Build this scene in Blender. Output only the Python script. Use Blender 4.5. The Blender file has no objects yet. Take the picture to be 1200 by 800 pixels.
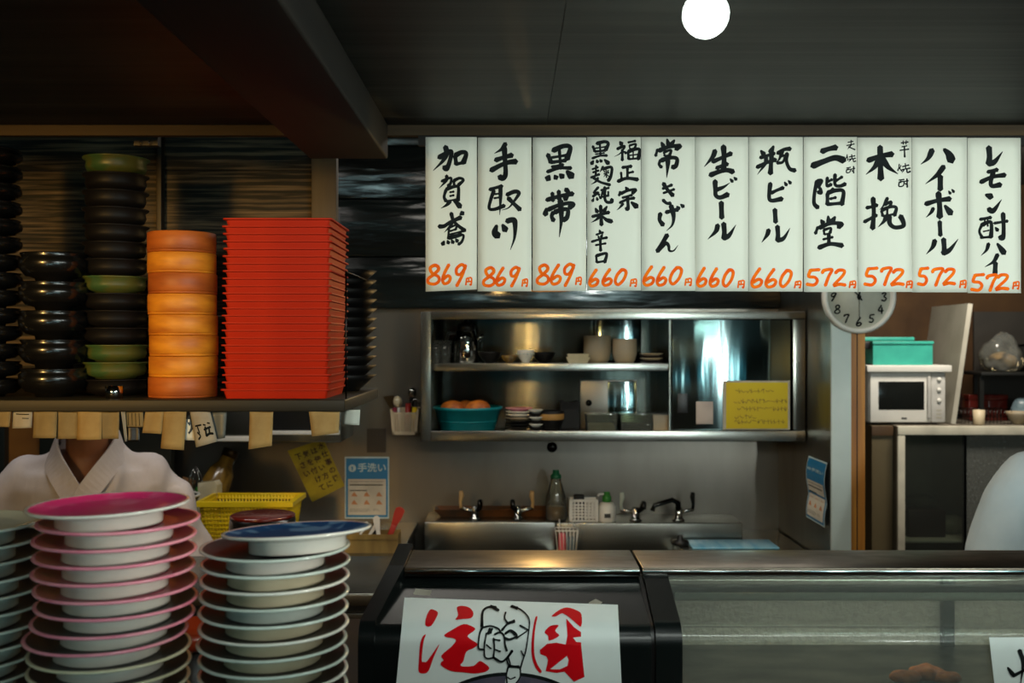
import bpy, bmesh, math, random
from mathutils import Vector, Matrix, noise
from mathutils.geometry import tessellate_polygon
random.seed(7)
C = bpy.context.scene.collection
SC = bpy.context.scene
PI = math.pi
F = 1167.0            # focal length in pixels of a 1200 px wide frame
EYE = 1.62            # camera height

# ------------------------------------------------------------------ camera
cd = bpy.data.cameras.new('camera'); cam = bpy.data.objects.new('camera', cd); C.objects.link(cam)
cd.sensor_width = 36.0; cd.lens = 36.0 * F / 1200.0
cam.location = (0, 0, EYE); cam.rotation_euler = (PI/2, 0, 0)
cd.clip_start = 0.02
cd.dof.use_dof = True; cd.dof.focus_distance = 1.7; cd.dof.aperture_fstop = 7.0
SC.camera = cam
# ------------------------------------------------------------------ view
SC.view_settings.view_transform = 'Standard'; SC.view_settings.look = 'None'
SC.view_settings.gamma = 1.0; SC.view_settings.use_curve_mapping = False
SC.view_settings.exposure = 0.0
w = bpy.data.worlds.new('world'); SC.world = w; w.use_nodes = True
w.node_tree.nodes['Background'].inputs[0].default_value = (0.6, 0.8, 0.85, 1)
w.node_tree.nodes['Background'].inputs[1].default_value = 0.01

# ------------------------------------------------------------------ lights
def area(name, loc, aim, sx, sy, power, col):
    l = bpy.data.lights.new(name, 'AREA'); l.shape = 'RECTANGLE'; l.size = sx; l.size_y = sy
    l.energy = power; l.color = col
    o = bpy.data.objects.new(name, l); C.objects.link(o); o.location = loc
    o.rotation_euler = (Vector(aim) - Vector(loc)).to_track_quat('-Z', 'Y').to_euler()
    return o
def point(name, loc, power, col, r=0.03):
    l = bpy.data.lights.new(name, 'POINT'); l.energy = power; l.color = col; l.shadow_soft_size = r
    o = bpy.data.objects.new(name, l); C.objects.link(o); o.location = loc; return o
area('counter_strip_light', (0.62, 0.50, 1.96), (0.42, 1.65, 1.79), 1.3, 0.10, 4.7, (0.92, 1.0, 0.93)).data.spread = math.radians(112)
area('unseen_dining_light', (0.9, -0.75, 2.12), (0.15, 1.65, 1.68), 1.5, 0.30, 4, (0.90, 1.0, 0.93))
area('unseen_dining_light', (-1.30, -0.30, 1.88), (-0.8, 1.8, 1.62), 0.14, 0.34, 2.2, (1.0, 0.54, 0.12)).data.spread = math.radians(48)
area('unseen_dining_light', (1.7, -1.7, 1.72), (1.2, 3.4, 1.36), 0.05, 0.6, 2.4, (0.92, 1.0, 0.96)).data.spread = math.radians(44)  # added unseen source to brighten the pillar, microwave and right-hand person
area('kitchen_light', (0.25, 3.0, 2.40), (0.2, 3.1, 0), 1.6, 0.25, 8, (1.0, 0.95, 0.84))
area('kitchen_light', (-1.2, 2.75, 2.40), (-1.25, 2.9, 0), 0.6, 0.25, 7.5, (1.0, 0.93, 0.86))
area('back_room_light', (2.0, 4.1, 2.38), (2.2, 4.9, 0.8), 0.5, 0.3, 22, (1.0, 0.90, 0.76))

l = bpy.data.lights.new('added_plate_spot', 'SPOT'); l.energy = 85; l.color = (1.0, 0.97, 0.90); l.spot_size = math.radians(15.5); l.spot_blend = 1.0; l.shadow_soft_size = 0.05  # added unseen spot that brightens the tops of the plate stacks
o = bpy.data.objects.new('added_plate_spot', l); C.objects.link(o); o.location = (1.25, 0.10, 1.60)
o.rotation_euler = (Vector((-0.27, 0.98, 1.515))-o.location).to_track_quat('-Z', 'Y').to_euler()
# ------------------------------------------------------------------ helpers
def s2l(c):
    return tuple(((v/255.0)/12.92 if v/255.0 <= 0.04045 else ((v/255.0+0.055)/1.055)**2.4) for v in c)
def X(px, d): return (px-600.0)*d/F
def Z(py, d): return EYE-(py-400.0)*d/F
def P(px, py, d): return Vector((X(px, d), d, Z(py, d)))

MATS = {}
def mat(name, col, rough=0.5, metal=0.0, col2=None, scale=(8, 8, 8), detail=4.0, lo=0.35, hi=0.65,
        bump=0.0, bscale=None, coat=0.0, emit=None, estr=0.0, spec=0.5, rvar=0.0, trans=0.0, alpha=1.0, coord='Object', sss=0.0, aniso=0.0):
    if name in MATS: return MATS[name]
    m = bpy.data.materials.new(name); m.use_nodes = True
    nt = m.node_tree; n = nt.nodes; L = nt.links
    b = n['Principled BSDF']
    b.inputs['Roughness'].default_value = rough; b.inputs['Metallic'].default_value = metal
    b.inputs['Coat Weight'].default_value = coat; b.inputs['Coat Roughness'].default_value = 0.08
    b.inputs['Specular IOR Level'].default_value = spec
    b.inputs['Transmission Weight'].default_value = trans
    b.inputs['Alpha'].default_value = alpha
    if sss: b.inputs['Subsurface Weight'].default_value = sss; b.inputs['Subsurface Scale'].default_value = 0.02
    c1 = (*s2l(col), 1); c2 = (*s2l(col2 if col2 else tuple(min(255, v*0.86) for v in col)), 1)
    tc = n.new('ShaderNodeTexCoord'); mp = n.new('ShaderNodeMapping'); mp.inputs['Scale'].default_value = scale
    L.new(tc.outputs[coord], mp.inputs['Vector'])
    nz = n.new('ShaderNodeTexNoise'); nz.inputs['Scale'].default_value = 1.0; nz.inputs['Detail'].default_value = detail
    L.new(mp.outputs['Vector'], nz.inputs['Vector'])
    rp = n.new('ShaderNodeValToRGB'); rp.color_ramp.elements[0].position = lo; rp.color_ramp.elements[1].position = hi
    rp.color_ramp.elements[0].color = c1; rp.color_ramp.elements[1].color = c2
    L.new(nz.outputs['Fac'], rp.inputs['Fac']); L.new(rp.outputs['Color'], b.inputs['Base Color'])
    if rvar:
        mr = n.new('ShaderNodeMapRange'); mr.inputs['From Min'].default_value = 0.3; mr.inputs['From Max'].default_value = 0.7
        mr.inputs['To Min'].default_value = max(0.02, rough-rvar); mr.inputs['To Max'].default_value = min(1, rough+rvar)
        L.new(nz.outputs['Fac'], mr.inputs['Value']); L.new(mr.outputs['Result'], b.inputs['Roughness'])
    if bump:
        n2 = n.new('ShaderNodeTexNoise'); n2.inputs['Scale'].default_value = 1.0; n2.inputs['Detail'].default_value = 3.0
        m2 = n.new('ShaderNodeMapping'); m2.inputs['Scale'].default_value = bscale or scale
        L.new(tc.outputs[coord], m2.inputs['Vector']); L.new(m2.outputs['Vector'], n2.inputs['Vector'])
        bp = n.new('ShaderNodeBump'); bp.inputs['Strength'].default_value = 1.0; bp.inputs['Distance'].default_value = bump
        L.new(n2.outputs['Fac'], bp.inputs['Height']); L.new(bp.outputs['Normal'], b.inputs['Normal'])
    if aniso:
        b.inputs['Anisotropic'].default_value = aniso; b.inputs['Anisotropic Rotation'].default_value = 0.25; tg = n.new('ShaderNodeTangent'); tg.direction_type = 'RADIAL'; tg.axis = 'Z'
        L.new(tg.outputs['Tangent'], b.inputs['Tangent'])
    if emit:
        b.inputs['Emission Color'].default_value = (*s2l(emit), 1); b.inputs['Emission Strength'].default_value = estr
    MATS[name] = m
    return m
def glass_mat(name, tint=(235, 245, 242), refl=1.0, rough=0.02, frost=0.0):
    if name in MATS: return MATS[name]
    m = bpy.data.materials.new(name); m.use_nodes = True
    nt = m.node_tree; n = nt.nodes; L = nt.links
    n.remove(n['Principled BSDF']); out = n['Material Output']
    tr = n.new('ShaderNodeBsdfTransparent'); tr.inputs['Color'].default_value = (*s2l(tint), 1)
    gl = n.new('ShaderNodeBsdfGlossy'); gl.inputs['Roughness'].default_value = rough
    fr = n.new('ShaderNodeFresnel'); fr.inputs['IOR'].default_value = 1.5
    ad = n.new('ShaderNodeMath'); ad.operation = 'MULTIPLY_ADD'; ad.inputs[1].default_value = refl; ad.inputs[2].default_value = 0.0
    mx = n.new('ShaderNodeMixShader')
    L.new(fr.outputs['Fac'], ad.inputs[0]); L.new(ad.outputs[0], mx.inputs['Fac'])
    src = tr
    if frost:
        df = n.new('ShaderNodeBsdfDiffuse'); df.inputs['Color'].default_value = (*s2l((200, 205, 198)), 1)
        nz = n.new('ShaderNodeTexNoise'); nz.inputs['Scale'].default_value = 90
        ml = n.new('ShaderNodeMath'); ml.operation = 'MULTIPLY'; ml.inputs[1].default_value = frost*2
        L.new(nz.outputs['Fac'], ml.inputs[0])
        m1 = n.new('ShaderNodeMixShader'); L.new(ml.outputs[0], m1.inputs['Fac'])
        L.new(tr.outputs[0], m1.inputs[1]); L.new(df.outputs[0], m1.inputs[2]); src = m1
    L.new(src.outputs[0], mx.inputs[1]); L.new(gl.outputs['BSDF'], mx.inputs[2])
    L.new(mx.outputs['Shader'], out.inputs['Surface'])
    MATS[name] = m; return m

class MB:
    """collects shapes; build() links them as one mesh object"""
    def __init__(s): s.bm = bmesh.new(); s.mi = 0
    def _add(s, verts, faces, M=None, smooth=False, mi=None):
        vs = [s.bm.verts.new(M @ Vector(v) if M else Vector(v)) for v in verts]
        for f in faces:
            try:
                fc = s.bm.faces.new([vs[i] for i in f]); fc.smooth = smooth; fc.material_index = s.mi if mi is None else mi
            except ValueError: pass
        return s
    def box(s, x0, x1, y0, y1, z0, z1, M=None, bev=0.0, mi=None):
        if bev <= 0:
            v = [(x, y, z) for z in (z0, z1) for y in (y0, y1) for x in (x0, x1)]
            return s._add(v, [(0,2,3,1),(4,5,7,6),(0,1,5,4),(2,6,7,3),(0,4,6,2),(1,3,7,5)], M, mi=mi)
        t = bmesh.new(); bmesh.ops.create_cube(t, size=1)
        for q in t.verts: q.co = Vector(((x0+x1)/2+q.co.x*(x1-x0), (y0+y1)/2+q.co.y*(y1-y0), (z0+z1)/2+q.co.z*(z1-z0)))
        bmesh.ops.bevel(t, geom=t.edges[:], offset=min(bev, 0.45*min(x1-x0, y1-y0, z1-z0)), segments=2, affect='EDGES', profile=0.6)
        t.verts.index_update()
        s._add([q.co.copy() for q in t.verts], [[q.index for q in f.verts] for f in t.faces], M, True, mi); t.free(); return s
    def lathe(s, prof, n=32, c=(0,0,0), M=None, smooth=True, sx=1.0, sy=1.0, mi=None, mis=None):
        v = []; f = []; ring = []
        for (r, z) in prof:
            if r < 1e-6: ring.append([len(v)]); v.append((c[0], c[1], c[2]+z))
            else:
                a = len(v); ring.append(list(range(a, a+n)))
                v += [(c[0]+r*sx*math.cos(2*PI*k/n), c[1]+r*sy*math.sin(2*PI*k/n), c[2]+z) for k in range(n)]
        vs = [s.bm.verts.new(M @ Vector(q) if M else Vector(q)) for q in v]
        for i in range(len(prof)-1):
            A, B = ring[i], ring[i+1]; m_ = (mis[i] if mis else (s.mi if mi is None else mi))
            for k in range(n):
                k2 = (k+1) % n
                if len(A) == 1 and len(B) == 1: continue
                if len(A) == 1: q = (A[0], B[k], B[k2])
                elif len(B) == 1: q = (A[k], B[0], A[k2])
                else: q = (A[k], B[k], B[k2], A[k2])
                try:
                    fc = s.bm.faces.new([vs[t] for t in q]); fc.smooth = smooth; fc.material_index = m_
                except ValueError: pass
        return s
    def tube(s, pts, r, n=8, closed=False, M=None, mi=None):
        pts = [Vector(p) for p in pts]; rr = r if isinstance(r, (list, tuple)) else [r]*len(pts)
        v = []; f = []; N = len(pts)
        t0 = (pts[1]-pts[0]).normalized(); up = Vector((0,0,1)) if abs(t0.z) < 0.9 else Vector((1,0,0))
        nrm = t0.cross(up).normalized()
        for i, p in enumerate(pts):
            if closed: t = (pts[(i+1) % N]-pts[i-1]).normalized()
            else: t = (pts[min(i+1, N-1)]-pts[max(i-1, 0)]).normalized()
            nrm = (nrm - t*nrm.dot(t)).normalized(); bi = t.cross(nrm)
            for k in range(n):
                a = 2*PI*k/n; v.append(p + (nrm*math.cos(a)+bi*math.sin(a))*rr[i])
        for i in range(N if closed else N-1):
            j = (i+1) % N
            for k in range(n): f.append((i*n+k, i*n+(k+1) % n, j*n+(k+1) % n, j*n+k))
        if not closed: f.append(tuple(range(n))[::-1]); f.append(tuple(range((N-1)*n, N*n)))
        return s._add(v, f, M, True, mi)
    def ball(s, c, r, M=None, sx=1, sy=1, sz=1, n=16, mi=None):
        m = max(6, n//2)
        prof = [(max(0, r*math.sin(PI*i/m)), -r*sz*math.cos(PI*i/m)) for i in range(m+1)]
        prof[0] = (0, -r*sz); prof[-1] = (0, r*sz)
        return s.lathe(prof, n, c, M, True, sx, sy, mi)
    def loft(s, rings, M=None, cap=True, smooth=True, mi=None):
        n = len(rings[0]); v = [q for r in rings for q in r]; f = []
        for i in range(len(rings)-1):
            for k in range(n): f.append((i*n+k, i*n+(k+1) % n, (i+1)*n+(k+1) % n, (i+1)*n+k))
        if cap: f.append(tuple(range(n))[::-1]); f.append(tuple(range((len(rings)-1)*n, len(rings)*n)))
        return s._add(v, f, M, smooth, mi)
    def poly(s, loops, fn, th=0.0, mi=None):
        """flat filled polygon(s) with holes; fn maps (u, v) to 3D"""
        tri = tessellate_polygon([[Vector((a, b, 0)) for a, b in l] for l in loops])
        flat = [p for l in loops for p in l]
        return s._add([fn(*p) for p in flat], [tuple(t) for t in tri], mi=mi)
    def prism(s, pts, axis, a0, a1, M=None, mi=None, smooth=False):
        """closed 2D outline pulled along an axis ('x': pts are (y,z); 'y': (x,z); 'z': (x,y))"""
        n = len(pts)
        mk = {'x': lambda p, a: (a, p[0], p[1]), 'y': lambda p, a: (p[0], a, p[1]), 'z': lambda p, a: (p[0], p[1], a)}[axis]
        v = [mk(p, a0) for p in pts]+[mk(p, a1) for p in pts]
        f = [(k, (k+1) % n, n+(k+1) % n, n+k) for k in range(n)]
        tri = tessellate_polygon([[Vector((a, b, 0)) for a, b in pts]])
        f += [tuple(t) for t in tri]+[tuple(n+i for i in t)[::-1] for t in tri]
        return s._add(v, f, M, smooth, mi)
    def strip(s, pts, wid, fn, nsub=5, prof=None, mi=None):
        """a brush stroke: ribbon along a smooth path, width by prof(t)"""
        p = [Vector((a, b)) for a, b in pts]
        if len(p) < 2: return s
        q = [p[0]*2-p[1]]+p+[p[-1]*2-p[-2]]
        sm = []
        for i in range(1, len(q)-2):
            for k in range(nsub):
                t = k/nsub; a, b, c, d = q[i-1], q[i], q[i+1], q[i+2]
                sm.append(0.5*((2*b)+(c-a)*t+(2*a-5*b+4*c-d)*t*t+(3*b-a-3*c+d)*t**3))
        sm.append(p[-1].copy())
        tot = sum((sm[i+1]-sm[i]).length for i in range(len(sm)-1)) or 1
        acc = 0; Lf = []; Rt = []
        for i, c in enumerate(sm):
            tg = (sm[min(i+1, len(sm)-1)]-sm[max(i-1, 0)])
            tg = tg.normalized() if tg.length > 1e-9 else Vector((1, 0))
            nn = Vector((-tg.y, tg.x)); ww = wid*0.5*(prof(acc/tot) if prof else 1)
            Lf.append(c+nn*ww); Rt.append(c-nn*ww)
            if i < len(sm)-1: acc += (sm[i+1]-c).length
        t0 = (sm[1]-sm[0]).normalized() if (sm[1]-sm[0]).length > 1e-9 else Vector((1, 0))
        t1 = (sm[-1]-sm[-2]).normalized() if (sm[-1]-sm[-2]).length > 1e-9 else Vector((1, 0))
        w0 = (Lf[0]-Rt[0]).length; w1 = (Lf[-1]-Rt[-1]).length
        pts2 = [sm[0]-t0*w0*0.35]; v = []; f = []
        for a, b in zip(Lf, Rt): v += [fn(a.x, a.y), fn(b.x, b.y)]
        for i in range(len(sm)-1): f.append((2*i, 2*i+1, 2*i+3, 2*i+2))
        k = len(v); e0 = sm[0]-t0*w0*0.38; e1 = sm[-1]+t1*w1*0.38
        v += [fn(e0.x, e0.y), fn(e1.x, e1.y)]; f += [(0, k, 1), (2*len(sm)-2, 2*len(sm)-1, k+1)]
        return s._add(v, f, mi=mi)
    def build(s, name, mats, parent=None, loc=(0,0,0), rot=None, recalc=True):
        if recalc: bmesh.ops.recalc_face_normals(s.bm, faces=s.bm.faces[:])
        me = bpy.data.meshes.new(name); s.bm.to_mesh(me); s.bm.free()
        for m in (mats if isinstance(mats, (list, tuple)) else [mats]): me.materials.append(m)
        o = bpy.data.objects.new(name, me); C.objects.link(o)
        if parent: o.parent = parent
        o.location = loc
        if rot: o.rotation_euler = rot
        return o
def tag(o, label, cat, group=None, kind=None):
    o['label'] = label; o['category'] = cat
    if group: o['group'] = group
    if kind: o['kind'] = kind
    return o
def thing(name, label, cat, loc=(0,0,0), rot=(0,0,0), group=None):
    o = bpy.data.objects.new(name, None); o.empty_display_size = 0.05; C.objects.link(o)
    o.location = loc; o.rotation_euler = rot
    return tag(o, label, cat, group)
def struct(o): o['kind'] = 'structure'; return o
def dup(root, loc, rot=None, label=None):
    r = root.copy(); C.objects.link(r); r.location = loc
    if rot is not None: r.rotation_euler = rot
    if label: r['label'] = label
    for ch in list(root.children):
        c = ch.copy(); C.objects.link(c); c.parent = r
        for g in list(ch.children):
            d = g.copy(); C.objects.link(d); d.parent = c
    return r
ORD = ['topmost','second','third','fourth','fifth','sixth','seventh','eighth','ninth','tenth','eleventh','twelfth','thirteenth',
       'fourteenth','fifteenth','sixteenth','seventeenth','eighteenth','nineteenth','twentieth','twenty-first','twenty-second','twenty-third','twenty-fourth']
def from_top(i, n):
    if i == 0: return 'topmost'
    if i == n-1: return 'lowest'
    return ORD[i]+' from the top'
def text_mesh(txt, size, mb, fn, bold=0.0):
    cu = bpy.data.curves.new('t', 'FONT'); cu.body = txt; cu.size = size; cu.align_x = 'CENTER'; cu.align_y = 'CENTER'
    cu.offset = bold; cu.resolution_u = 3
    o = bpy.data.objects.new('t', cu); C.objects.link(o); bpy.context.view_layer.update()
    me = bpy.data.meshes.new_from_object(o.evaluated_get(bpy.context.evaluated_depsgraph_get()))
    mb._add([fn(v.co.x, v.co.y) for v in me.vertices], [tuple(p.vertices) for p in me.polygons])
    bpy.data.objects.remove(o); bpy.data.curves.remove(cu); bpy.data.meshes.remove(me)

# ------------------------------------------------------------------ materials
M_ply  = mat('dark_stained_plywood', (22,24,21), 0.55, spec=0.3, col2=(52,53,46), scale=(1.0, 22, 3), detail=9, lo=0.42, hi=0.74, bump=0.0008, bscale=(1.5,60,4))
M_beam = mat('dark_beam_wood', (18,16,13), 0.7, spec=0.25, col2=(34,30,24), scale=(20, 1.5, 20), detail=6)
M_bat  = mat('brown_batten', (48,36,20), 0.6, spec=0.2, col2=(78,60,34), scale=(2.5, 30, 30), detail=6)
M_lac  = mat('black_lacquered_board', (14,20,20), 0.16, col2=(26,38,38), scale=(1.4, 4, 16), detail=6, lo=.4, hi=.75, bump=0.010, bscale=(2.2, 2, 12), coat=0.4)
M_shelfw = mat('dark_shelf_wood', (26,24,17), 0.5, spec=0.3, col2=(44,40,28), scale=(2, 12, 30), detail=6)
M_panelw = mat('weathered_dark_panel', (26,25,20), 0.6, spec=0.3, col2=(128,108,80), scale=(5.0, 8, 120), detail=10, lo=0.45, hi=0.74, bump=0.002, bscale=(3,8,60))
M_stud = mat('brown_stud', (70,58,42), 0.55, col2=(96,82,60), scale=(20, 20, 2))
M_cab = mat('dim_cabinet_stainless', (112,114,108), 0.2, 1.0, col2=(92,94,88), scale=(4, 3, 1), bump=0.0012, bscale=(8, 3, 0.8), aniso=1.0)
M_steel = mat('wall_stainless', (134,130,122), 0.36, 1.0, col2=(108,104,96), scale=(3.0, 3, 0.8), detail=5, rvar=0.06, bump=0.002, bscale=(5, 5, 1.2))
M_steel2 = mat('brushed_stainless', (168,170,164), 0.27, 1.0, col2=(140,140,132), scale=(4, 4, 4))
M_door_steel = mat('polished_stainless_door', (150,172,172), 0.11, 1.0, col2=(130,155,158), scale=(6, 3, 1), rvar=0.02, bump=0.0022, bscale=(7, 3, 0.8), aniso=1.0)
M_trim_steel = mat('pale_steel_trim', (206,216,212), 0.5, 0.15, col2=(184,196,192), scale=(4, 4, 3))
M_chrome = mat('chrome', (205,205,200), 0.08, 1.0)
M_dchrome = mat('dark_metal', (54,54,52), 0.25, 1.0)
M_owood = mat('orange_wood', (206,138,44), 0.45, col2=(168,100,28), scale=(30, 30, 2), detail=6)
M_opanel = mat('orange_brown_panel', (150,96,34), 0.6, col2=(120,74,26), scale=(3, 3, 8))
M_dpanel = mat('dark_green_panel', (32,36,32), 0.4, col2=(24,28,26), scale=(4,4,4))
M_floor = mat('grey_kitchen_floor', (66,62,56), 0.6, col2=(50,47,42), scale=(6,6,6))
M_wallp = mat('brown_plaster', (92,64,34), 0.8, col2=(74,50,26), scale=(5,5,5))
M_wally = mat('dining_wall', (72,66,54), 0.8, col2=(60,54,44), scale=(3,3,3))
M_ceil = mat('kitchen_ceiling_paint', (74,72,66), 0.8)
M_counter = mat('dark_counter_wood', (46,32,22), 0.35, col2=(66,46,30), scale=(2, 20, 20), detail=6)
M_blk = mat('black_lacquer', (12,12,12), 0.24, coat=0.35, col2=(18,18,17))
M_blkm = mat('black_matte_ceramic', (13,12,12), 0.5, spec=0.2, col2=(20,18,17))
M_green = mat('green_ceramic', (58,86,44), 0.4, col2=(84,86,36), scale=(20,20,30), lo=.45, hi=.6)
M_wappa = mat('bentwood', (232,150,34), 0.5, col2=(192,108,24), scale=(14, 14, 60), detail=6, lo=0.35, hi=0.68, bump=0.0004, bscale=(10,10,90), coord='Object')
M_wappa2 = mat('reddish_bentwood', (196,104,32), 0.5, col2=(150,72,22), scale=(10, 10, 40), detail=6, lo=0.35, hi=0.68, bump=0.0004, bscale=(10,10,90))
M_red = mat('red_lacquer_tray', (194,42,6), 0.6, spec=0.2, col2=(174,34,6), scale=(6,6,6))
M_dkred = mat('dark_red_lacquer', (96,28,20), 0.2, coat=0.4)
M_white_c = mat('white_porcelain', (224,218,202), 0.16, coat=0.5, col2=(208,206,194), scale=(20,20,20))
M_cream_c = mat('cream_porcelain', (206,196,164), 0.18, coat=0.5, col2=(192,182,150), scale=(20,20,20))
M_cel_c = mat('pale_celadon', (196,204,192), 0.18, coat=0.5, col2=(180,190,178), scale=(20,20,20))
M_pink = mat('pink_glaze', (240,56,126), 0.28, col2=(246,130,166), scale=(34,34,34), detail=5, lo=0.52, hi=0.74, coat=0.3)
M_pinkrim = mat('pink_rim', (226,150,160), 0.25, col2=(214,120,140), scale=(30,30,30), coat=0.3)
M_pink_shade = mat('shaded_pink_glaze', (150,28,66), 0.3, col2=(110,22,44), scale=(20,20,20))  # pink glaze with shade put into the colour
M_navy = mat('navy_glaze', (4,58,100), 0.65, spec=0.05, col2=(84,116,144), scale=(30,30,30), detail=1.5, lo=0.55, hi=0.60)
M_brown_and_shade = mat('dark_brown_glaze_and_shade', (32,24,22), 0.45, spec=0.25, col2=(24,18,18))  # own brown on small dishes; painted shade inside the lower pink plates
M_paper = mat('white_slip_paper', (226,226,212), 0.75, col2=(218,217,202), scale=(6,6,3))
M_ink = mat('black_ink', (12,15,15), 0.7, spec=0.1, col2=(26,31,31), scale=(40,40,40))
M_greyink = mat('greyish_ink', (52,56,54), 0.6, col2=(34,38,38), scale=(60,60,60))
M_orange = mat('orange_ink', (240,112,0), 0.7, spec=0.1, col2=(232,80,2), scale=(70,70,70))
M_sred = mat('red_print', (218,6,20), 0.6, spec=0.1, col2=(200,8,20))
M_tan = mat('tan_paper', (168,146,96), 0.8, col2=(146,122,76), scale=(22,22,22), detail=6)
M_tan2 = mat('dull_tan_paper', (144,128,88), 0.8, col2=(122,106,70), scale=(22,22,22), detail=6)
M_grp = mat('grey_paper', (170,166,152), 0.8, col2=(148,142,128), scale=(18,18,18))
M_note = mat('yellow_paper', (190,170,14), 0.7, col2=(188,164,20), scale=(10,10,10))
M_noted = mat('old_yellow_paper', (190,168,34), 0.7, col2=(150,132,34), scale=(14,14,14))
M_blue = mat('blue_print', (24,120,168), 0.4, col2=(20,110,158))
M_lblue = mat('pale_blue_print', (190,212,216), 0.5)
M_cloth = mat('white_cotton', (196,190,190), 0.85, col2=(178,172,174), scale=(9,9,9), bump=0.006, bscale=(14,14,3))
M_cloth2 = mat('bluish_white_cotton', (206,220,224), 0.85, col2=(192,208,214), scale=(9,9,9), bump=0.006, bscale=(14,14,3))
M_dcloth = mat('dark_trousers', (36,38,44), 0.85)
M_skin = mat('skin', (158,106,76), 0.5, col2=(146,96,68), scale=(20,20,20), sss=0.05)
M_hair = mat('black_hair', (20,17,15), 0.5)
M_yel = mat('yellow_plastic', (232,200,26), 0.4, col2=(222,188,20))
M_teal = mat('teal_plastic', (20,140,146), 0.35, col2=(18,128,136))
M_tealm = mat('teal_enamel', (60,172,152), 0.4, col2=(52,156,140), scale=(14,14,14))
M_wpl = mat('white_plastic', (222,220,212), 0.4, col2=(212,210,202))
M_bpl = mat('beige_plastic', (206,190,158), 0.5, col2=(196,178,146))
M_bread = mat('golden_brown_crust', (212,122,34), 0.6, col2=(150,70,16), scale=(26,26,26), detail=5, bump=0.002, bscale=(60,60,60))
M_food = mat('orange_brown_fried', (196,104,34), 0.5, col2=(128,58,18), scale=(50,50,50), detail=5, bump=0.003, bscale=(90,90,90))
M_stone = mat('grey_stoneware', (150,140,120), 0.6, col2=(168,146,112), scale=(8,8,12))
M_ctn = mat('tan_bowl_print', (180,134,70), 0.6)
M_grill = mat('dark_void', (10,10,10), 0.4)
M_blackp = mat('black_painted_metal', (8,13,13), 0.26, spec=0.35, col2=(20,26,25), scale=(5,5,5))
M_slab = mat('scuffed_steel_slab', (120,112,100), 0.36, 1.0, col2=(88,82,74), scale=(10, 24, 10), detail=6, rvar=0.08)
M_pebble = mat('pebbled_grey_panel', (132,126,114), 0.5, col2=(112,106,96), scale=(90,90,90), bump=0.004, bscale=(130,130,130))
M_gl = glass_mat('clear_glass', refl=1.0)
M_glc = glass_mat('case_glass', tint=(220,226,220), refl=0.5, rough=0.14, frost=0.09)
M_gl2 = glass_mat('cabinet_glass', tint=(214,218,210), refl=0.6, rough=0.05, frost=0.03)  # faint grey veil in the glass replaces light inside the cabinet
M_gl3 = glass_mat('hazy_cabinet_glass', tint=(190,184,174), refl=0.7, rough=0.08, frost=0.17)
M_bag = glass_mat('crinkled_plastic', tint=(225,215,190), refl=1.4, rough=0.15, frost=0.14)
M_pet = glass_mat('clear_plastic', tint=(228,228,212), refl=1.2, rough=0.06, frost=0.08)
M_gcap = mat('green_cap', (26,96,62), 0.4)
M_liq = mat('amber_soap', (150,112,44), 0.3, trans=0.3)
M_shade = mat('pendant_shade_metal', (70,54,30), 0.35, 0.7)
M_warm = mat('warm_bulb_glass', (255,220,150), 0.4, emit=(255,176,70), estr=5)
M_globe = mat('frosted_globe_glass', (255,255,255), 0.4, emit=(240,255,246), estr=6)
M_tube = mat('fluorescent_tube', (255,255,255), 0.4, emit=(214,255,244), estr=16)
M_pane = mat('bright_daylight_glass', (220,250,250), 0.4, emit=(210,250,250), estr=9)
M_paneb = mat('bluish_daylight_glass', (90,160,175), 0.4, emit=(70,170,190), estr=0.8)
M_dkframe = mat('dark_frame_wood', (40,32,24), 0.5)
M_crate = mat('bamboo_crate', (150,122,62), 0.55, col2=(120,92,42), scale=(20,20,4))
M_mwglass = mat('microwave_window', (26,28,26), 0.12, coat=0.3)
M_mgrey = mat('pale_grey_plastic', (196,194,188), 0.45)
M_board = mat('grey_white_board', (176,172,158), 0.55, col2=(160,156,142), scale=(6,6,6))
M_shade_k = mat('shelf_dark_metal', (30,30,28), 0.45, 0.3)
M_pinkpl = mat('pink_plastic', (214,84,92), 0.5)
M_redpl = mat('red_plastic', (176,40,28), 0.45)
M_brass = mat('aged_amber_glass', (150,116,46), 0.25, col2=(86,64,26), scale=(30,30,10), coat=0.4)

# ------------------------------------------------------------------ setting
CZ = EYE+0.3606       # canopy underside
FLW, FRW, FY = -2.7, 3.3, -2.2
def slab(name, x0, x1, y0, y1, z0, z1, m): return struct(MB().box(x0, x1, y0, y1, z0, z1).build(name, m))
slab('floor', FLW-.1, FRW+.1, FY-.1, 5.8, -0.1, 0.0, M_floor)
slab('ceiling', FLW-.1, FRW+.1, FY-.1, 5.8, 2.5, 2.6, M_ceil)
slab('wall_left', FLW-.1, FLW, FY-.1, 5.8, 0, 2.5, M_wally)
slab('wall_right', FRW, FRW+.1, FY-.1, 5.8, 0, 2.5, M_wally)
slab('wall_front', FLW, FRW, FY-.1, FY, 0, 2.5, M_wally)
slab('wall_far', FLW, FRW, 5.6, 5.7, 0, 2.5, M_wallp)
WB = Z(362, 4.0)
slab('wall_back', FLW, 1.07, 4.0, 4.1, 0, WB, M_steel)
g = MB()
zz = WB
for k, h in enumerate((0.205, 0.23, 0.21, 0.2)):
    z1 = min(2.5, zz+h); g.box(FLW, 1.07, 3.965 - 0.004*(k % 2), 4.1, zz+0.004, z1, bev=0.003); zz = z1
struct(g.build('trim_back_boards', M_lac))
slab('wall_partition', 1.07, 1.133, 3.34, 5.6, 0, 2.5, M_steel)
slab('trim_partition_edge', 1.068, 1.1335, 3.328, 3.34, 0, 2.5, M_trim_steel)
slab('trim_partition_post', 1.1335, 1.186, 3.345, 3.45, 0, 2.5, M_owood)
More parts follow.
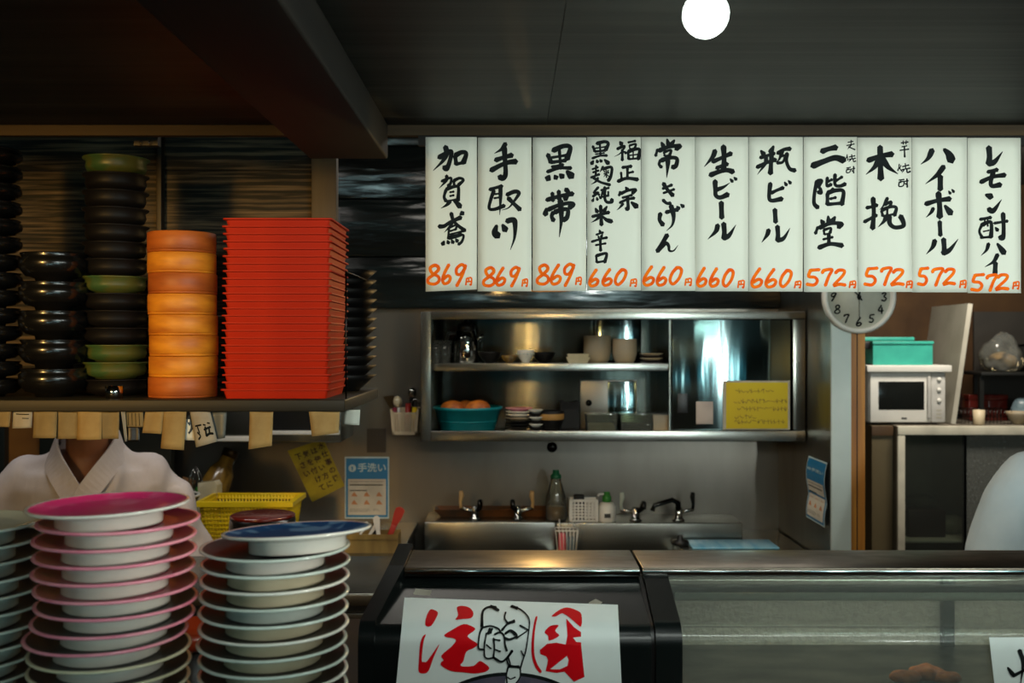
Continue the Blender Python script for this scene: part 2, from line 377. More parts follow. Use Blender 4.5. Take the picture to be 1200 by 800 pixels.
slab('trim_partition_groove', 1.157, 1.1605, 3.343, 3.346, 0, 2.5, mat('groove', (70,40,12), .6))
# canopy above the counter
g = MB()
g.box(FLW, X(640, 1.67), 0.88, 1.67, CZ, CZ+0.02); g.box(X(640.5, 1.67), FRW, 0.88, 1.67, CZ, CZ+0.02)
struct(g.build('ceiling_canopy', M_ply))
slab('trim_canopy_front', FLW, FRW, 0.85, 0.88, CZ+0.001, CZ+0.12, M_beam)
slab('trim_canopy_back', FLW, FRW, 1.66, 1.675, Z(158.5, 1.66), CZ, M_bat)
slab('ceiling_shelf_bay', FLW, -0.36, 1.676, 2.16, CZ+0.15, CZ+0.17, M_beam)
g = MB(); g.box(-0.336, -0.206, 0.70, 1.655, EYE+0.303, CZ, bev=0.004)
struct(g.build('trim_beam', M_beam))
# front of the dining room: entrance and window seen only in reflections
def glazing(name, x0, x1, z0, z1, slits):
    o = MB().box(x0, x1, FY+0.002, FY+0.03, z0, z1).build(name, M_dkframe); struct(o)
    g = MB().box(x0+.04, x1-.04, FY+0.031, FY+0.034, z0+.04, z1-.04).build('pane', M_paneb, o)
    for a, b in slits: MB().box(a, b, FY+0.036, FY+0.038, z0+.05, z1-.05).build('pane', M_pane, o)
glazing('window_1', 1.40, 2.55, 0.62, 1.85, [(2.02, 2.19), (1.72, 1.79), (2.27, 2.33), (1.5, 1.54)])
glazing('door_1', -0.9, 0.55, 0.05, 1.30, [(-0.68, -0.58), (0.20, 0.31)])
glazing('window_2', 0.85, 1.3, 0.9, 1.9, [(1.06, 1.16)])
glazing('added_transom', -2.4, -0.7, 1.95, 2.42, [(-2.2, -1.75), (-1.3, -0.95)])  # added glowing transom, gives the back boards a teal reflection

# counter, raised ledge
LZ = EYE-0.364; KZ = 1.12
g = MB().box(-1.9, 2.6, 0.74, 1.80, KZ-0.05, KZ, bev=0.004); g.box(-1.9, 2.6, 0.80, 0.84, 0, KZ-.05); g.box(-1.9, 2.6, 1.70, 1.76, 0, KZ-.05)
for x in (-1.9, -0.9, 0.2, 1.3, 2.56): g.box(x, x+.04, 0.84, 1.70, 0, KZ-.05)
cn = thing('sushi_counter', 'dark wooden counter carrying the glass case and the plate stacks', 'counter')
g.build('worktop', M_counter, cn)
g = MB().box(-1.9, 2.6, 0.72, 1.058, KZ, LZ, bev=0.004); g.build('raised_ledge', M_counter, cn)

# ------------------------------------------------------------------ brush writing
def PN(t): return 0.82+0.30*(2*t-1)**2 if t > 0.02 else 0.9
def PT(t): return max(0.10, 1.0-0.05*t-0.85*max(0, t-0.25)/0.75*1.0)
def PD(t): return 0.55+0.75*min(1, t*1.4)
def PR(t): return 1.0-0.12*math.sin(PI*t)
PROF = {'n': PN, 't': PT, 'd': PD, 'r': PR}
DIG = {
 '8': [[(95,18),(65,2),(25,25),(40,70),(92,100),(98,140),(60,165),(10,155),(8,120),(50,85),(92,45),(95,18)]],
 '6': [[(78,2),(30,70),(5,130),(25,165),(75,152),(93,115),(65,98),(15,125)]],
 '9': [[(88,18),(55,5),(12,35),(12,75),(45,80),(85,38),(88,18)],[(94,10),(62,90),(12,170)]],
 '0': [[(60,3),(22,60),(5,130),(30,165),(75,112),(97,40),(84,8),(55,5)]],
 '5': [[(36,8),(20,72),(66,82),(86,118),(60,158),(5,150)],[(38,12),(102,6)]],
 '7': [[(8,40),(26,14),(100,6),(70,72),(36,168)]],
 '2': [[(25,36),(52,8),(95,14),(84,60),(12,158),(58,148),(104,156)]],
 '3': [[(15,25),(55,2),(90,25),(50,75),(95,115),(60,165),(8,150)]],
 '4': [[(65,5),(8,110),(100,110)],[(75,50),(72,168)]],
 '1': [[(55,5),(50,168)]],
 '円': [[(14,8),(6,72)],[(14,10),(58,4),(55,70),(44,66)],[(34,8),(33,40)],[(12,42),(55,38)]],
}
def put_digit(mb, ch, x0, y0, x1, y1, fn, wid, prof='r'):
    bw, bh = (62.0, 76.0) if ch == '円' else (100.0, 170.0)
    for st in DIG[ch]:
        mb.strip([(x0+(x1-x0)*a/bw, y0+(y1-y0)*b/bh) for a, b in st], wid, fn, 5, PROF[prof])
# strokes: (kind, width, x,y, x,y ...) in 1/6.667 px units from an origin; OA.. are origins
OA, OB, OC, OD, OE, OF, OG, OH = (498,160),(498,230),(670,160),(670,230),(845,160),(845,230),(1020,160),(1020,230)
S1 = [(OA, '''t28 160 80 170 130 140 190 65 265|n26 108 165 160 135 205 115 200 170 172 250 150 238|n24 235 150 245 215|n27 235 148 290 122 322 135 300 205|n20 245 215 305 202
t18 170 305 165 345 110 405|n16 130 350 175 330 205 325 200 365 180 385|n16 225 345 230 390|n18 225 345 270 325 300 340 262 378|n18 165 415 150 470 165 505|n20 165 412 230 390 262 400 258 500
n12 195 435 225 430|n12 195 465 225 458|n12 170 505 250 490|t20 198 505 168 535 125 560|d22 225 500 255 525 275 548'''),
 (OB, '''n22 108 235 150 232 200 200 280 165|n20 205 130 220 185 255 225 312 268|d20 275 143 296 128|t16 215 205 190 240 150 282|n14 188 245 182 330|n13 190 245 245 225 240 260|n12 195 272 240 257|n12 195 298 295 272
n15 188 330 250 315 300 302 290 350 262 376|n12 195 314 285 292|d18 150 350 138 375|d16 176 345 184 365|d16 208 340 220 362|d16 240 332 254 352''')]
S2 = [(OA, '''t24 630 55 600 98 542 132|n26 550 185 610 165 680 145|n28 515 265 590 225 650 202 712 195|n28 620 85 625 180 630 290 610 325 582 315
n20 505 415 560 398 602 388|n20 540 420 515 490 502 560 545 568 620 540|t22 590 398 590 500 584 612|n12 545 450 585 445|n12 540 482 585 475|t22 640 455 700 430 735 442 700 500 655 555 600 575|n24 650 480 692 522 742 570'''),
 (OB, 'd30 560 228 547 280 570 312|d26 606 222 630 265|t28 640 195 680 184 703 202 700 320 668 418')]
S3 = [(OA, '''n26 960 140 985 200|n28 1000 110 1080 75 1135 85 1110 175|n18 1050 105 1060 250|n16 985 165 1110 145|n20 990 202 1100 186|n16 990 236 1080 220|n20 955 275 1050 246 1140 246
d26 972 305 958 333|d22 1013 303 1026 325|d24 1053 294 1076 315|d30 1108 270 1148 312'''),
 (OA, '''n24 950 495 1050 466 1155 446|n22 995 440 1000 500|n24 1045 425 1050 490|n26 1100 410 1120 440 1095 490|d22 948 560 940 610|n24 960 572 1040 538 1120 520 1160 530 1128 556|n24 1005 590 990 620 1004 655
n26 1012 592 1060 572 1115 572 1110 630 1080 652|t30 1058 500 1066 640 1050 785''')]
S4 = [(OC, '''n16 165 75 180 115|n20 195 55 255 40 285 55 265 105|n12 220 60 225 150|n11 180 92 265 80|n14 180 118 265 108|n14 160 170 220 150 275 148|n10 185 138 255 128|d16 170 188 155 213|d14 194 182 202 200|d14 220 180 232 195|d18 255 180 287 210
n12 160 255 205 240|n12 165 280 210 265|n14 150 320 215 295|n12 190 225 188 300|n16 165 318 222 355 298 378|t14 205 322 190 350 150 374|t14 245 235 218 282|n18 240 255 310 240 305 310 285 345|n9 250 292 290 282|n9 268 262 272 320|d8 250 268 258 278|d8 288 262 280 274|t8 265 297 247 318|n8 275 297 292 315
n14 208 395 172 440 208 436 165 468|n13 185 438 215 455|d12 172 482 162 505|d12 195 474 201 495|d12 214 465 228 482|n13 228 420 290 400|n13 242 430 236 470 285 460|n12 285 430 285 465|n18 258 395 258 480 275 512 312 510 312 490
n20 225 540 232 690|n18 160 625 290 592|d16 185 560 200 590|d16 275 545 250 585|t16 222 620 190 650 150 672|d18 240 622 270 650 312 664'''),
 (OD, '''d12 215 262 222 280|n12 190 300 245 282|d10 205 305 211 325|d12 241 295 228 320|n14 155 355 220 335 275 322|n12 185 382 265 368|n16 222 330 225 425|n14 190 462 195 515|n18 190 465 260 446 272 460 256 515|n14 195 516 260 506'''),
 (OC, '''d18 375 40 390 60|t16 355 97 412 75 380 130 332 157|n16 395 102 395 185|d12 405 115 425 130|n13 440 46 497 34|n11 450 72 455 96|n13 450 70 500 58 492 90|n10 455 97 492 89|n16 440 120 445 175|n20 440 118 500 98 530 106 520 175|n10 448 148 520 138|n10 480 112 480 170|n12 445 177 520 170
n18 395 242 465 232|n16 435 240 435 330|n14 440 285 480 275|n14 385 280 390 330|n20 360 350 430 326 515 335
d16 420 395 435 415|n14 378 430 370 460|n18 380 447 440 421 500 415 474 442|n14 395 478 470 457|n16 375 518 430 492 488 480|n20 435 470 440 560 424 562|t14 402 525 370 560 350 575|d22 465 513 508 548''')]
S5 = [(OC, '''d18 700 45 716 75|d18 745 20 756 65|d20 802 28 772 70|n16 670 100 656 150|n24 680 112 750 82 845 72 815 97|n13 720 122 726 150|n16 720 122 775 106 765 145|n12 726 152 766 146|n18 695 182 682 215 700 240|n24 697 188 760 166 820 172 815 225 787 242|t26 750 160 750 220 742 322
n16 710 407 782 378|n14 715 442 800 412|n22 715 365 745 412 790 460|n19 712 495 740 520 770 522|n24 692 600 686 650 712 690|n22 735 592 800 576 828 570|t26 775 540 795 620 785 690 740 736|d16 820 545 837 564|d16 850 530 872 548'''),
 (OD, 'r25 745 302 705 370 668 430|t24 668 428 702 392 735 366 756 388 762 424 795 425 828 384')]
S6 = [(OC, '''t26 1120 110 1100 160 1035 236|n24 1100 197 1180 162 1245 132|n22 1130 247 1180 226 1216 214|n27 1080 302 1150 275 1212 262 1260 275|n30 1185 75 1190 170 1186 266
n26 1120 345 1122 420 1126 460 1160 476 1220 452|t22 1130 417 1190 392 1236 360|d14 1237 330 1256 352|d14 1267 318 1285 336|r28 1168 515 1172 635|t26 1140 692 1125 740 1063 802|r28 1187 680 1192 750 1188 796|t26 1188 796 1230 770 1282 690''')]
S7 = [(OE, '''d20 310 110 335 140|d22 410 75 386 125|n20 305 165 370 146 415 130|n22 280 240 350 206 425 180|t22 350 150 345 210 284 296|n26 395 130 385 288|n22 440 132 490 102 540 95|t20 480 112 452 180 422 202|n22 515 130 510 190 535 250 578 265|n16 458 152 500 152 480 200 438 207|d12 488 165 500 185
n24 385 365 375 470 395 500 475 486|n20 390 442 430 422 485 400|d14 495 355 511 380|d14 525 343 543 365|r26 420 570 426 668'''),
 (OF, 't24 372 262 360 300 318 360|r26 440 235 445 300 441 345|t24 441 345 490 326 538 248')]
S8 = [(OE, '''n30 785 117 840 97 898 85|n34 712 230 800 195 890 166 958 185
n8 990 45 1030 38|n8 980 70 1040 58|n8 1015 28 1015 70|t9 1010 72 985 102|n9 995 80 1045 102|n7 985 140 980 165|t7 980 160 970 192|n7 985 150 991 186|n8 1000 160 1045 150|n8 1020 140 1022 172|n8 1000 178 1050 170|t8 1012 180 995 200|n8 1032 175 1035 195 1052 190
n8 980 246 1010 240|n8 980 260 980 282 1005 278 1008 256 980 259|n7 993 245 993 262|n8 1015 255 1045 248|n9 1035 232 1035 285|d8 1020 262 1027 271
n22 750 345 730 440 726 520 755 555|n20 750 348 785 345 765 390 776 412 780 440 757 432|n18 830 320 826 385 860 374|n16 835 352 865 336|n20 890 295 890 375 930 386 970 370|n16 895 347 945 315|t14 876 405 840 430|n22 830 445 830 530|n24 830 440 900 420 955 430 942 530|n16 850 487 895 476|n20 830 530 945 520'''),
 (OF, '''d20 780 185 796 210|d20 835 155 841 205|d22 890 160 865 200|n18 755 240 736 290|n24 765 247 850 212 940 215 915 241|n14 800 265 806 296|n16 800 263 855 249 850 286|n12 805 298 850 290|n14 795 337 870 319|n22 840 300 840 376|n25 760 402 850 372 945 385''')]
S9 = [(OG, '''n29 -20 187 80 152 170 137|n32 75 80 80 330|t30 70 175 30 240 -35 296|t33 95 178 140 240 214 292
n9 240 50 295 42|n7 255 32 257 60|n7 280 30 278 58|n8 245 80 285 72|n9 230 108 300 98|n11 265 75 268 160|n8 225 215 222 240 213 266|n7 238 225 230 245|n8 225 246 245 270|n9 250 235 300 222|n8 272 210 275 245|n9 245 259 310 246|t8 262 260 245 286|n10 285 250 288 280 312 272
n9 222 340 262 335|n9 225 355 222 388 255 384 260 352 225 356|n8 238 340 236 360|n9 262 351 295 345|n11 285 330 288 395|d8 270 362 277 373
n26 20 480 25 600 15 718|n20 -32 557 20 546 50 535|n20 -50 667 0 640 45 614|t18 132 480 100 540 70 572|n18 110 532 160 510 150 550|n17 85 580 95 620|n20 85 577 150 550 200 556 186 616|n13 95 622 185 606|n14 130 562 130 610|t22 120 622 105 660 58 707|n26 145 622 150 680 190 710 252 700 256 668 234 622''')]
S10 = [(OG, '''t30 482 105 450 170 394 216|d34 575 100 612 138 634 188|t28 572 235 520 300 430 370|r30 545 310 545 414|n26 430 527 520 501 620 486|n32 530 440 540 550 540 628|t20 490 560 475 590 435 632|d26 580 540 628 600|d12 610 425 624 446|d12 635 412 651 433|r24 540 665 545 772'''),
 (OH, 't26 502 345 485 395 435 452|r28 570 335 575 420 567 446|t27 567 446 620 416 684 334')]
S11 = [(OG, '''r32 925 85 930 160 922 214|t30 922 214 970 196 1032 118|n22 915 277 990 259|n24 860 357 950 316 1050 300|n26 960 272 940 350 950 386 1015 376|d26 900 455 944 470|t28 922 568 960 578 1024 492
n18 855 647 940 632|n16 870 690 850 740 870 785|n22 865 692 935 666 945 720 940 785|n15 860 790 940 783|n11 895 640 885 700|n11 915 640 915 700|n10 880 742 925 732|n16 965 677 1070 660|n25 1035 600 1040 720 1034 790 1010 786|d16 975 710 993 733'''),
 (OH, 't20 922 370 905 420 863 463|d24 990 370 1044 443|t22 992 455 960 510 892 552|r27 975 520 972 600')]
PR1 = [(OB,'8',12,530,117,695),(OB,'6',128,525,208,692),(OB,'9',232,522,328,705),(OB,'円',308,628,372,700)]
PR2 = [(OB,'8',448,550,548,710),(OB,'6',548,550,635,705),(OB,'9',660,545,748,710),(OB,'円',748,640,808,712)]
PR3 = [(OB,'8',868,528,970,695),(OB,'6',975,525,1070,695),(OB,'9',1078,518,1175,705),(OD,'円',22,625,82,697)]
PR4 = [(OD,'6',128,565,215,710),(OD,'6',232,562,320,705),(OD,'0',328,565,432,700),(OD,'円',445,640,512,712)]
PR5 = [(OD,'6',550,540,650,705),(OD,'6',655,545,745,705),(OD,'0',755,548,865,695),(OD,'円',872,635,940,705)]
PR6 = [(OD,'6',972,550,1060,712),(OD,'6',1070,555,1155,712),(OF,'0',5,565,103,712),(OF,'円',120,650,188,722)]
PR7 = [(OF,'6',230,555,330,718),(OF,'6',340,560,440,718),(OF,'0',452,570,558,715),(OF,'円',565,655,632,722)]
PR8 = [(OF,'5',655,562,770,708),(OF,'7',775,562,870,705),(OF,'2',860,565,970,710),(OF,'円',988,655,1055,722)]
PR9 = [(OH,'5',-62,550,55,708),(OH,'7',68,550,165,702),(OH,'2',140,562,258,705),(OH,'円',265,655,330,722)]
PR10 = [(OH,'5',358,550,455,705),(OH,'7',468,555,570,705),(OH,'2',550,558,660,700),(OH,'円',685,650,752,722)]
PR11 = [(OH,'5',775,600,890,748),(OH,'7',895,605,990,745),(OH,'2',960,602,1078,740),(OH,'円',1100,660,1168,732)]
SLD = 1.655
slips = [
 (498.7,558.8,160.5,340.2,S1,PR1,'加賀鳶 at 869円, leftmost of the row'), (559.8,622.8,161,341.3,S2,PR2,'手取川 at 869円'), (624.3,687,161,340.6,S3,PR3,'黒帯 at 869円'),
 (688,751,160.5,340.4,S4,PR4,'福正宗 in two columns at 660円'), (751.5,814.6,160.5,340.8,S5,PR5,'常きげん at 660円'), (815,877,160.5,341.2,S6,PR6,'生ビール at 660円'),
 (877.6,941,160.5,341.4,S7,PR7,'瓶ビール at 660円'), (941.7,1004.4,160.5,342,S8,PR8,'二階堂 at 572円'), (1005,1068.6,161,342,S9,PR9,'木挽 at 572円'),
 (1069,1133.4,161,342.4,S10,PR10,'ハイボール at 572円'), (1134,1196.3,161.5,343.3,S11,PR11,'レモン酎ハイ at 572円, rightmost of the row')]
slab('trim_slip_rail', X(490, SLD), X(1300, SLD), SLD+0.0025, SLD+0.0145, Z(170, SLD), Z(158.6, SLD), M_beam)
for k, (a, b, t, bt, st, pr, txt) in enumerate(slips):
    cx = (a+b)/2; rr = random.Random(k)
    curl = rr.uniform(-0.004, 0.002); bow = rr.uniform(0.0006, 0.0016)
    root = thing('menu_slip', 'white paper menu slip with brushed '+txt, 'menu slip', (X(cx, SLD), SLD, Z(t, SLD)), group='menu slips hanging over the counter')
    s_ = SLD/F
    def fn(px, py, off=0.0005, cx=cx, t=t, a=a, b=b, bt=bt):
        u = (px-cx)*s_; v = -(py-t)*s_; tt = (py-t)/(bt-t); h = (px-cx)/(b-a)*2
        return Vector((u, curl*tt*tt + bow*(h*h)*0.5 - off, v))
    g = MB(); NX, NY = 6, 12; vs = []
    skew = (0, -1.5, 0, 0.4, 0, 0, 0, 0, 0, 0, 0)[k]
    for side in (0.0, -0.0005):
        for j in range(NY+1):
            for i in range(NX+1):
                vs.append(fn(a+(b-a)*i/NX, t+(bt-t)*j/NY + (2.5*(0.5-i/NX)*j/NY if k == 0 else 0), side))
    f = []; n1 = (NX+1)*(NY+1)
    for j in range(NY):
        for i in range(NX):
            q = j*(NX+1)+i; f += [(q, q+1, q+NX+2, q+NX+1), (n1+q, n1+q+NX+1, n1+q+NX+2, n1+q+1)]
    for i in range(NX):
        f += [(i, n1+i, n1+i+1, i+1), (NY*(NX+1)+i, NY*(NX+1)+i+1, n1+NY*(NX+1)+i+1, n1+NY*(NX+1)+i)]
    for j in range(NY):
        q = j*(NX+1); f += [(q, q+NX+1, n1+q+NX+1, n1+q), (q+NX, n1+q+NX, n1+q+2*NX+1, q+2*NX+1)]
    g._add(vs, f, smooth=True); g.build('paper', M_paper, root)
    g = MB()
    for (ox, oy), src in st:
        for line in src.replace('\n', '|').split('|'):
            tk = line.split()
            if len(tk) < 5: continue
            kd, wd = tk[0][0], float(tk[0][1:]); nums = [float(x) for x in tk[1:]]
            pts = [(ox+nums[i]/6.667, oy+nums[i+1]/6.667) for i in range(0, len(nums), 2)]
            g.strip(pts, wd*(1.55 if wd > 11 else 1.3)/6.667, fn, 6, PROF[kd])
    g.build('brush_lettering', M_ink, root, recalc=False)
    g = MB()
    for (ox, oy), ch, x0, y0, x1, y1 in pr:
        wd = (14 if ch == '円' else 27)/6.667
        put_digit(g, ch, ox+(x0+6)/6.667, oy+(y0+6)/6.667, ox+(x1-6)/6.667, oy+(y1-6)/6.667, fn, wd)
    g.build('price_lettering', M_orange, root, recalc=False)

# ------------------------------------------------------------------ ceiling bulb
lp = P(827, 17, 0.985)
t = thing('ceiling_bulb', 'glowing white globe bulb under the dark plywood canopy', 'bulb', lp)
MB().ball((0,0,0), 0.0228, n=24).build('globe', M_globe, t)
MB().lathe([(0.0, 0.0205),(0.009,0.0205),(0.011,0.026),(0.016,0.028),(0.016,CZ-lp.z),(0,CZ-lp.z)], 20).build('socket', M_wpl, t)
point('bulb_light', (lp.x, lp.y-0.0, lp.z-0.029), 1.3, (0.92, 1.0, 0.95), 0.02)
# ceiling fluorescent fixture of the dining room (reflected in the case)
t = thing('ceiling_light', 'twin tube fluorescent fitting on the dining room ceiling', 'lamp', (1.05, 0.45, 2.44))
MB().box(-0.35, 0.35, -0.1, 0.1, 0.02, 0.06, bev=0.005).build('housing', M_wpl, t)
for s in (-1, 1): MB().tube([(-0.31, s*0.05, 0.0), (0.31, s*0.05, 0.0)], 0.014, 10).build('tube', M_tube, t)
# warm pendant behind the slips
pp = P(641, 340.5, 2.45)
t = thing('pendant_lamp', 'small brass pendant lamp glowing just under the 黒帯 slip', 'lamp', (pp.x, pp.y, pp.z))
MB().lathe([(0.0,0.11),(0.012,0.11),(0.02,0.085),(0.05,0.02),(0.062,0.0),(0.06,0.0),(0.047,0.02),(0.017,0.082),(0.0,0.084)], 28).build('shade', M_shade, t)
MB().ball((0,0,0.028), 0.022, n=16).build('bulb', M_warm, t)
MB().tube([(0,0,0.105), (0,0,2.5-pp.z)], 0.004, 8).build('cord', M_grill, t)
point('pendant_light', (pp.x, pp.y, pp.z-0.012), 5.4, (1.0, 0.62, 0.22), 0.03)

# ------------------------------------------------------------------ left shelf unit
SH = EYE-0.0995; SX1 = X(404, 1.70)
t = thing('hanging_shelf', 'dark wooden shelf unit over the counter carrying bowls and trays', 'shelf', (0,0,0))
MB().box(-1.75, SX1, 1.70, 2.125, Z(482.5, 1.70), SH, bev=0.002).build('shelf_board', M_shelfw, t)
g = MB()
xs = [-1.75, X(188, 2.13), X(395, 2.13)]
for a, b in ((-1.75, xs[1]-0.004), (xs[1]+0.004, xs[2])):
    zz = SH
    while zz < CZ+0.14:
        z1 = min(CZ+0.15, zz+0.155); g.box(a, b, 2.126, 2.14, zz, z1-0.002); zz = z1
g.build('back_panel', M_panelw, t)
MB().box(X(184, 2.11), X(190, 2.11), 2.105, 2.126, SH, CZ+0.149, bev=0.001).build('post', M_dkframe, t)
MB().box(X(366, 2.11), X(395, 2.11), 2.10, 2.126, SH, CZ+0.149, bev=0.001).build('post', M_stud, t)
MB().tube([(X(405.5,1.73), 1.73, SH), (X(405.5,1.73), 1.73, Z(318,1.73)), (X(405.5,1.73), 2.10, Z(318,1.73))], 0.0016, 6).build('guard_rod', M_dchrome, t)
g = MB()
for q in (157, 184):
    pass
for px in (165.5, 176.5):
    c = P(px, 166, 1.73); g.tube([(c.x, 1.73, c.z+0.003), (c.x, 1.722, c.z-0.002), (c.x, 1.728, c.z-0.006)], 0.0009, 6)
g.build('cup_hook', M_chrome, t)
MB().box(X(158,1.735), X(186,1.735), 1.73, 1.745, Z(171,1.735), CZ).build('hook_rail', M_dkframe, t)

def stack_of(first, n, base, step, jit, lab, start=0, tilt=0.0):
    """first is a prototype standing at base; items counted from the bottom, labels from the top"""
    rr = random.Random(len(lab)*7+n)
    for i in range(n):
        loc = (base[0]+rr.uniform(-jit, jit), base[1]+rr.uniform(-jit, jit)*0.6, base[2]+i*step)
        l = lab.replace('#', from_top(n-1-i, n))
        rot = (rr.uniform(-tilt, tilt), rr.uniform(-tilt, tilt), rr.uniform(0, 6.28))
        if i == 0: first.location = loc; first['label'] = l
        else: dup(first, loc, None, l)
# black lacquer soup bowls, two stacks
def lac_bowl(name, r, h, m, label, cat, group):
    prof = [(0,0),(r*0.52,0),(r*0.54,h*0.12),(r*0.80,h*0.20),(r*0.98,h*0.46),(r,h*0.62),(r*0.985,h*0.80),(r*0.90,h*0.86),(r*0.955,h*0.955),(r*0.945,h),(r*0.91,h*0.985),(r*0.86,h*0.84),(r*0.80,h*0.5),(r*0.5,h*0.3),(0,h*0.28)]
    o = MB().lathe(prof, 36).build(name, m); return tag(o, label, cat, group)
d = 1.80; r = 38.5*d/F; st = 33.4*d/F
b = lac_bowl('lacquer_bowl', r, st*1.0, M_blk, '', 'bowl', 'black lacquer bowls in the left shelf stack')
stack_of(b, 5, (X(63.5, d), d, SH), st, 0.0008, 'glossy black lacquer bowl, # of five beside the green dishes')
b = lac_bowl('lacquer_bowl', r, st*0.62, M_blk, '', 'bowl', 'black lacquer bowls at the left edge')
stack_of(b, 14, (X(-16, d), d, SH), st*0.618, 0.0008, 'glossy black lacquer bowl, # in the stack at the left edge')
# green and black dishes
d = 1.84; r = 35.5*d/F; st = 19.75*d/F
cz0 = SH
order = 'bggbbbgbbbbbbg'[::1]
zz = SH
steelcup = P(135, 466, 1.745)
prof = lambda r, h: [(0,0),(r*0.62,0),(r*0.66,h*0.1),(r*0.90,h*0.22),(r*0.96,h*0.5),(r*0.93,h*0.82),(r*1.04,h*0.93),(r*1.05,h),(r*0.99,h*0.99),(r*0.86,h*0.75),(r*0.6,h*0.45),(0,h*0.42)]
n = len(order)
for i, ch in enumerate(order):
    m = M_green if ch == 'g' else M_blkm
    o = MB().lathe(prof(r, st), 36).build('stacked_dish', m, None, (X(136, d)+random.uniform(-.001,.001), d, SH+0.001*0+i*st))
    tag(o, ('green glazed dish, ' if ch == 'g' else 'dull black dish, ')+from_top(n-1-i, n)+' in the mixed green and black stack', 'dish', 'green and black dishes on the shelf')
o = MB().lathe([(0,0),(0.014,0),(0.0155,0.022),(0.0145,0.022),(0.013,0.003),(0,0.003)], 24).build('steel_cup', M_chrome, None, (X(134,1.735), 1.735, SH))
tag(o, 'tiny shiny steel cup at the foot of the green and black dishes', 'cup')
# bentwood boxes
d = 1.80; r = 38.5*d/F; st = 23.9*d/F
edges = [468, 444, 421, 397, 374, 349, 325.5, 301, 277]
for i in range(8):
    zz = SH+i*st; dx = (0.0, 0.001, 0.002, 0.001, -0.001, 0.0, -0.0015, -0.002)[i]
    root = thing('bentwood_box', 'round bentwood box, '+from_top(7-i, 8)+' in the stack beside the red trays', 'box', (X(214.5, d)+dx, d, zz), (0, 0, i*0.9), 'bentwood boxes on the shelf')
    mm = M_wappa2 if i in (0, 5, 7) else M_wappa
    MB().lathe([(0,0.0),(r*0.985,0.0),(r,0.001),(r,st*0.10),(r*0.985,st*0.11),(r*0.985,st*0.12),(0,st*0.12)], 40).build('body', mm, root)
    MB().lathe([(0,st*0.125),(r*0.997,st*0.125),(r*1.004,st*0.14),(r*1.004,st*0.955),(r*0.985,st*0.985),(0,st*0.985)], 40).build('lid', mm, root)
# red square trays
d = 1.735; n = 24; st = 0.01295
hx, hy = 0.0945, 0.094
def tray_mesh(nm):
    g = MB(); h = 0.0166; tp = 0.012
    def ring(ix, z, r=0.006):
        pts = []
        for (sx, sy, a0) in ((1,1,0),(-1,1,90),(-1,-1,180),(1,-1,270)):
            for k in range(4):
                a = math.radians(a0+k*30); pts.append((sx*(hx-ix-r)+r*math.cos(a), sy*(hy-ix-r)+r*math.sin(a), z))
        return pts
    g.loft([ring(0.0065, 0), ring(0.0035, h-0.0045), ring(0.0035, h-0.0035), ring(-0.001, h-0.0026), ring(-0.001, h), ring(0.0028, h), ring(0.007, h-0.004), ring(0.0082, 0.0032), ring(0.05, 0.0032)], smooth=False)
    return g.build(nm, M_red)
for i in range(n):
    k = n-1-i
    cx = (X(259, d)+X(385.5, d))/2 + 0.0035*(i/n)
    loc = (cx+random.uniform(-.0012, .0012), d+hy+random.uniform(-.001, .001), SH+i*st)
    if i == 0: tr = tray_mesh('red_tray'); o = tr
    else: o = tr.copy(); C.objects.link(o)
    o.location = loc; o.rotation_euler = (0, 0, random.uniform(-.008, .008)+0.006)
    tag(o, 'square red lacquer tray, '+from_top(k, n)+' in the tall red stack', 'tray', 'stacked red trays on the shelf')
# black flared bowls at right end of shelf
d = 2.012; st = 11.0*d/F; r = 0.071
b = MB().lathe([(0,0),(r*.5,0),(r*.55,st*.25),(r*.80,st*1.1),(r*1.0,st*1.75),(r*.97,st*1.75),(r*.76,st*1.25),(r*.5,st*.6),(0,st*.55)], 36).build('flared_bowl', M_blkm)
tag(b, '', 'bowl', 'flared black bowls behind the red trays')
stack_of(b, 12, (X(400, d), d, SH), st, 0.0012, 'flared black bowl, # in the stack behind the red trays')
# papers hanging from the shelf edge
def hanging(name, pts, d, m, label, cat='paper tag', curl=0.004, group='paper tags under the shelf', wr=None, wrm=None):
    """pts: top-left, top-right, bottom-right, bottom-left in px"""
    o0 = P((pts[0][0]+pts[1][0])/2, pts[0][1], d)
    g = MB(); N = 6; vs = []
    def q(u, v):
        a = Vector(pts[0])*(1-u)+Vector(pts[1])*u; b = Vector(pts[3])*(1-u)+Vector(pts[2])*u; c = a*(1-v)+b*v
        w_ = P(c.x, c.y, d)-o0; w_.y = -curl*v*v + 0.002*math.sin(u*5+pts[0][0]); return w_
    for side in (0, 0.0006):
        for j in range(N+1):
            for i in range(N+1):
                z = q(i/N, j/N); z.y += side; vs.append(z)
    n1 = (N+1)**2; f = []
    for j in range(N):
        for i in range(N):
            k = j*(N+1)+i; f += [(k, k+1, k+N+2, k+N+1), (n1+k, n1+k+N+1, n1+k+N+2, n1+k+1)]
        f += [(j, j+1, n1+j+1, n1+j), (N*(N+1)+j+1, N*(N+1)+j, n1+N*(N+1)+j, n1+N*(N+1)+j+1)]
        f += [(j*(N+1), n1+j*(N+1), n1+(j+1)*(N+1), (j+1)*(N+1)), (j*(N+1)+N, (j+1)*(N+1)+N, n1+(j+1)*(N+1)+N, n1+j*(N+1)+N)]
    g._add(vs, f, smooth=True)
    root = thing(name, label, cat, o0, group=group)
    g.build('paper', m, root)
    if wr:
        g = MB()
        for (wd, *nums) in wr:
            pp_ = [(nums[i], nums[i+1]) for i in range(0, len(nums), 2)]
            g.strip(pp_, wd, lambda u, v: q(u, v)+Vector((0, -0.0006, 0)), 4)
        g.build('lettering', wrm or M_ink, root, recalc=False)
    return root
e = 482
TD = 1.703
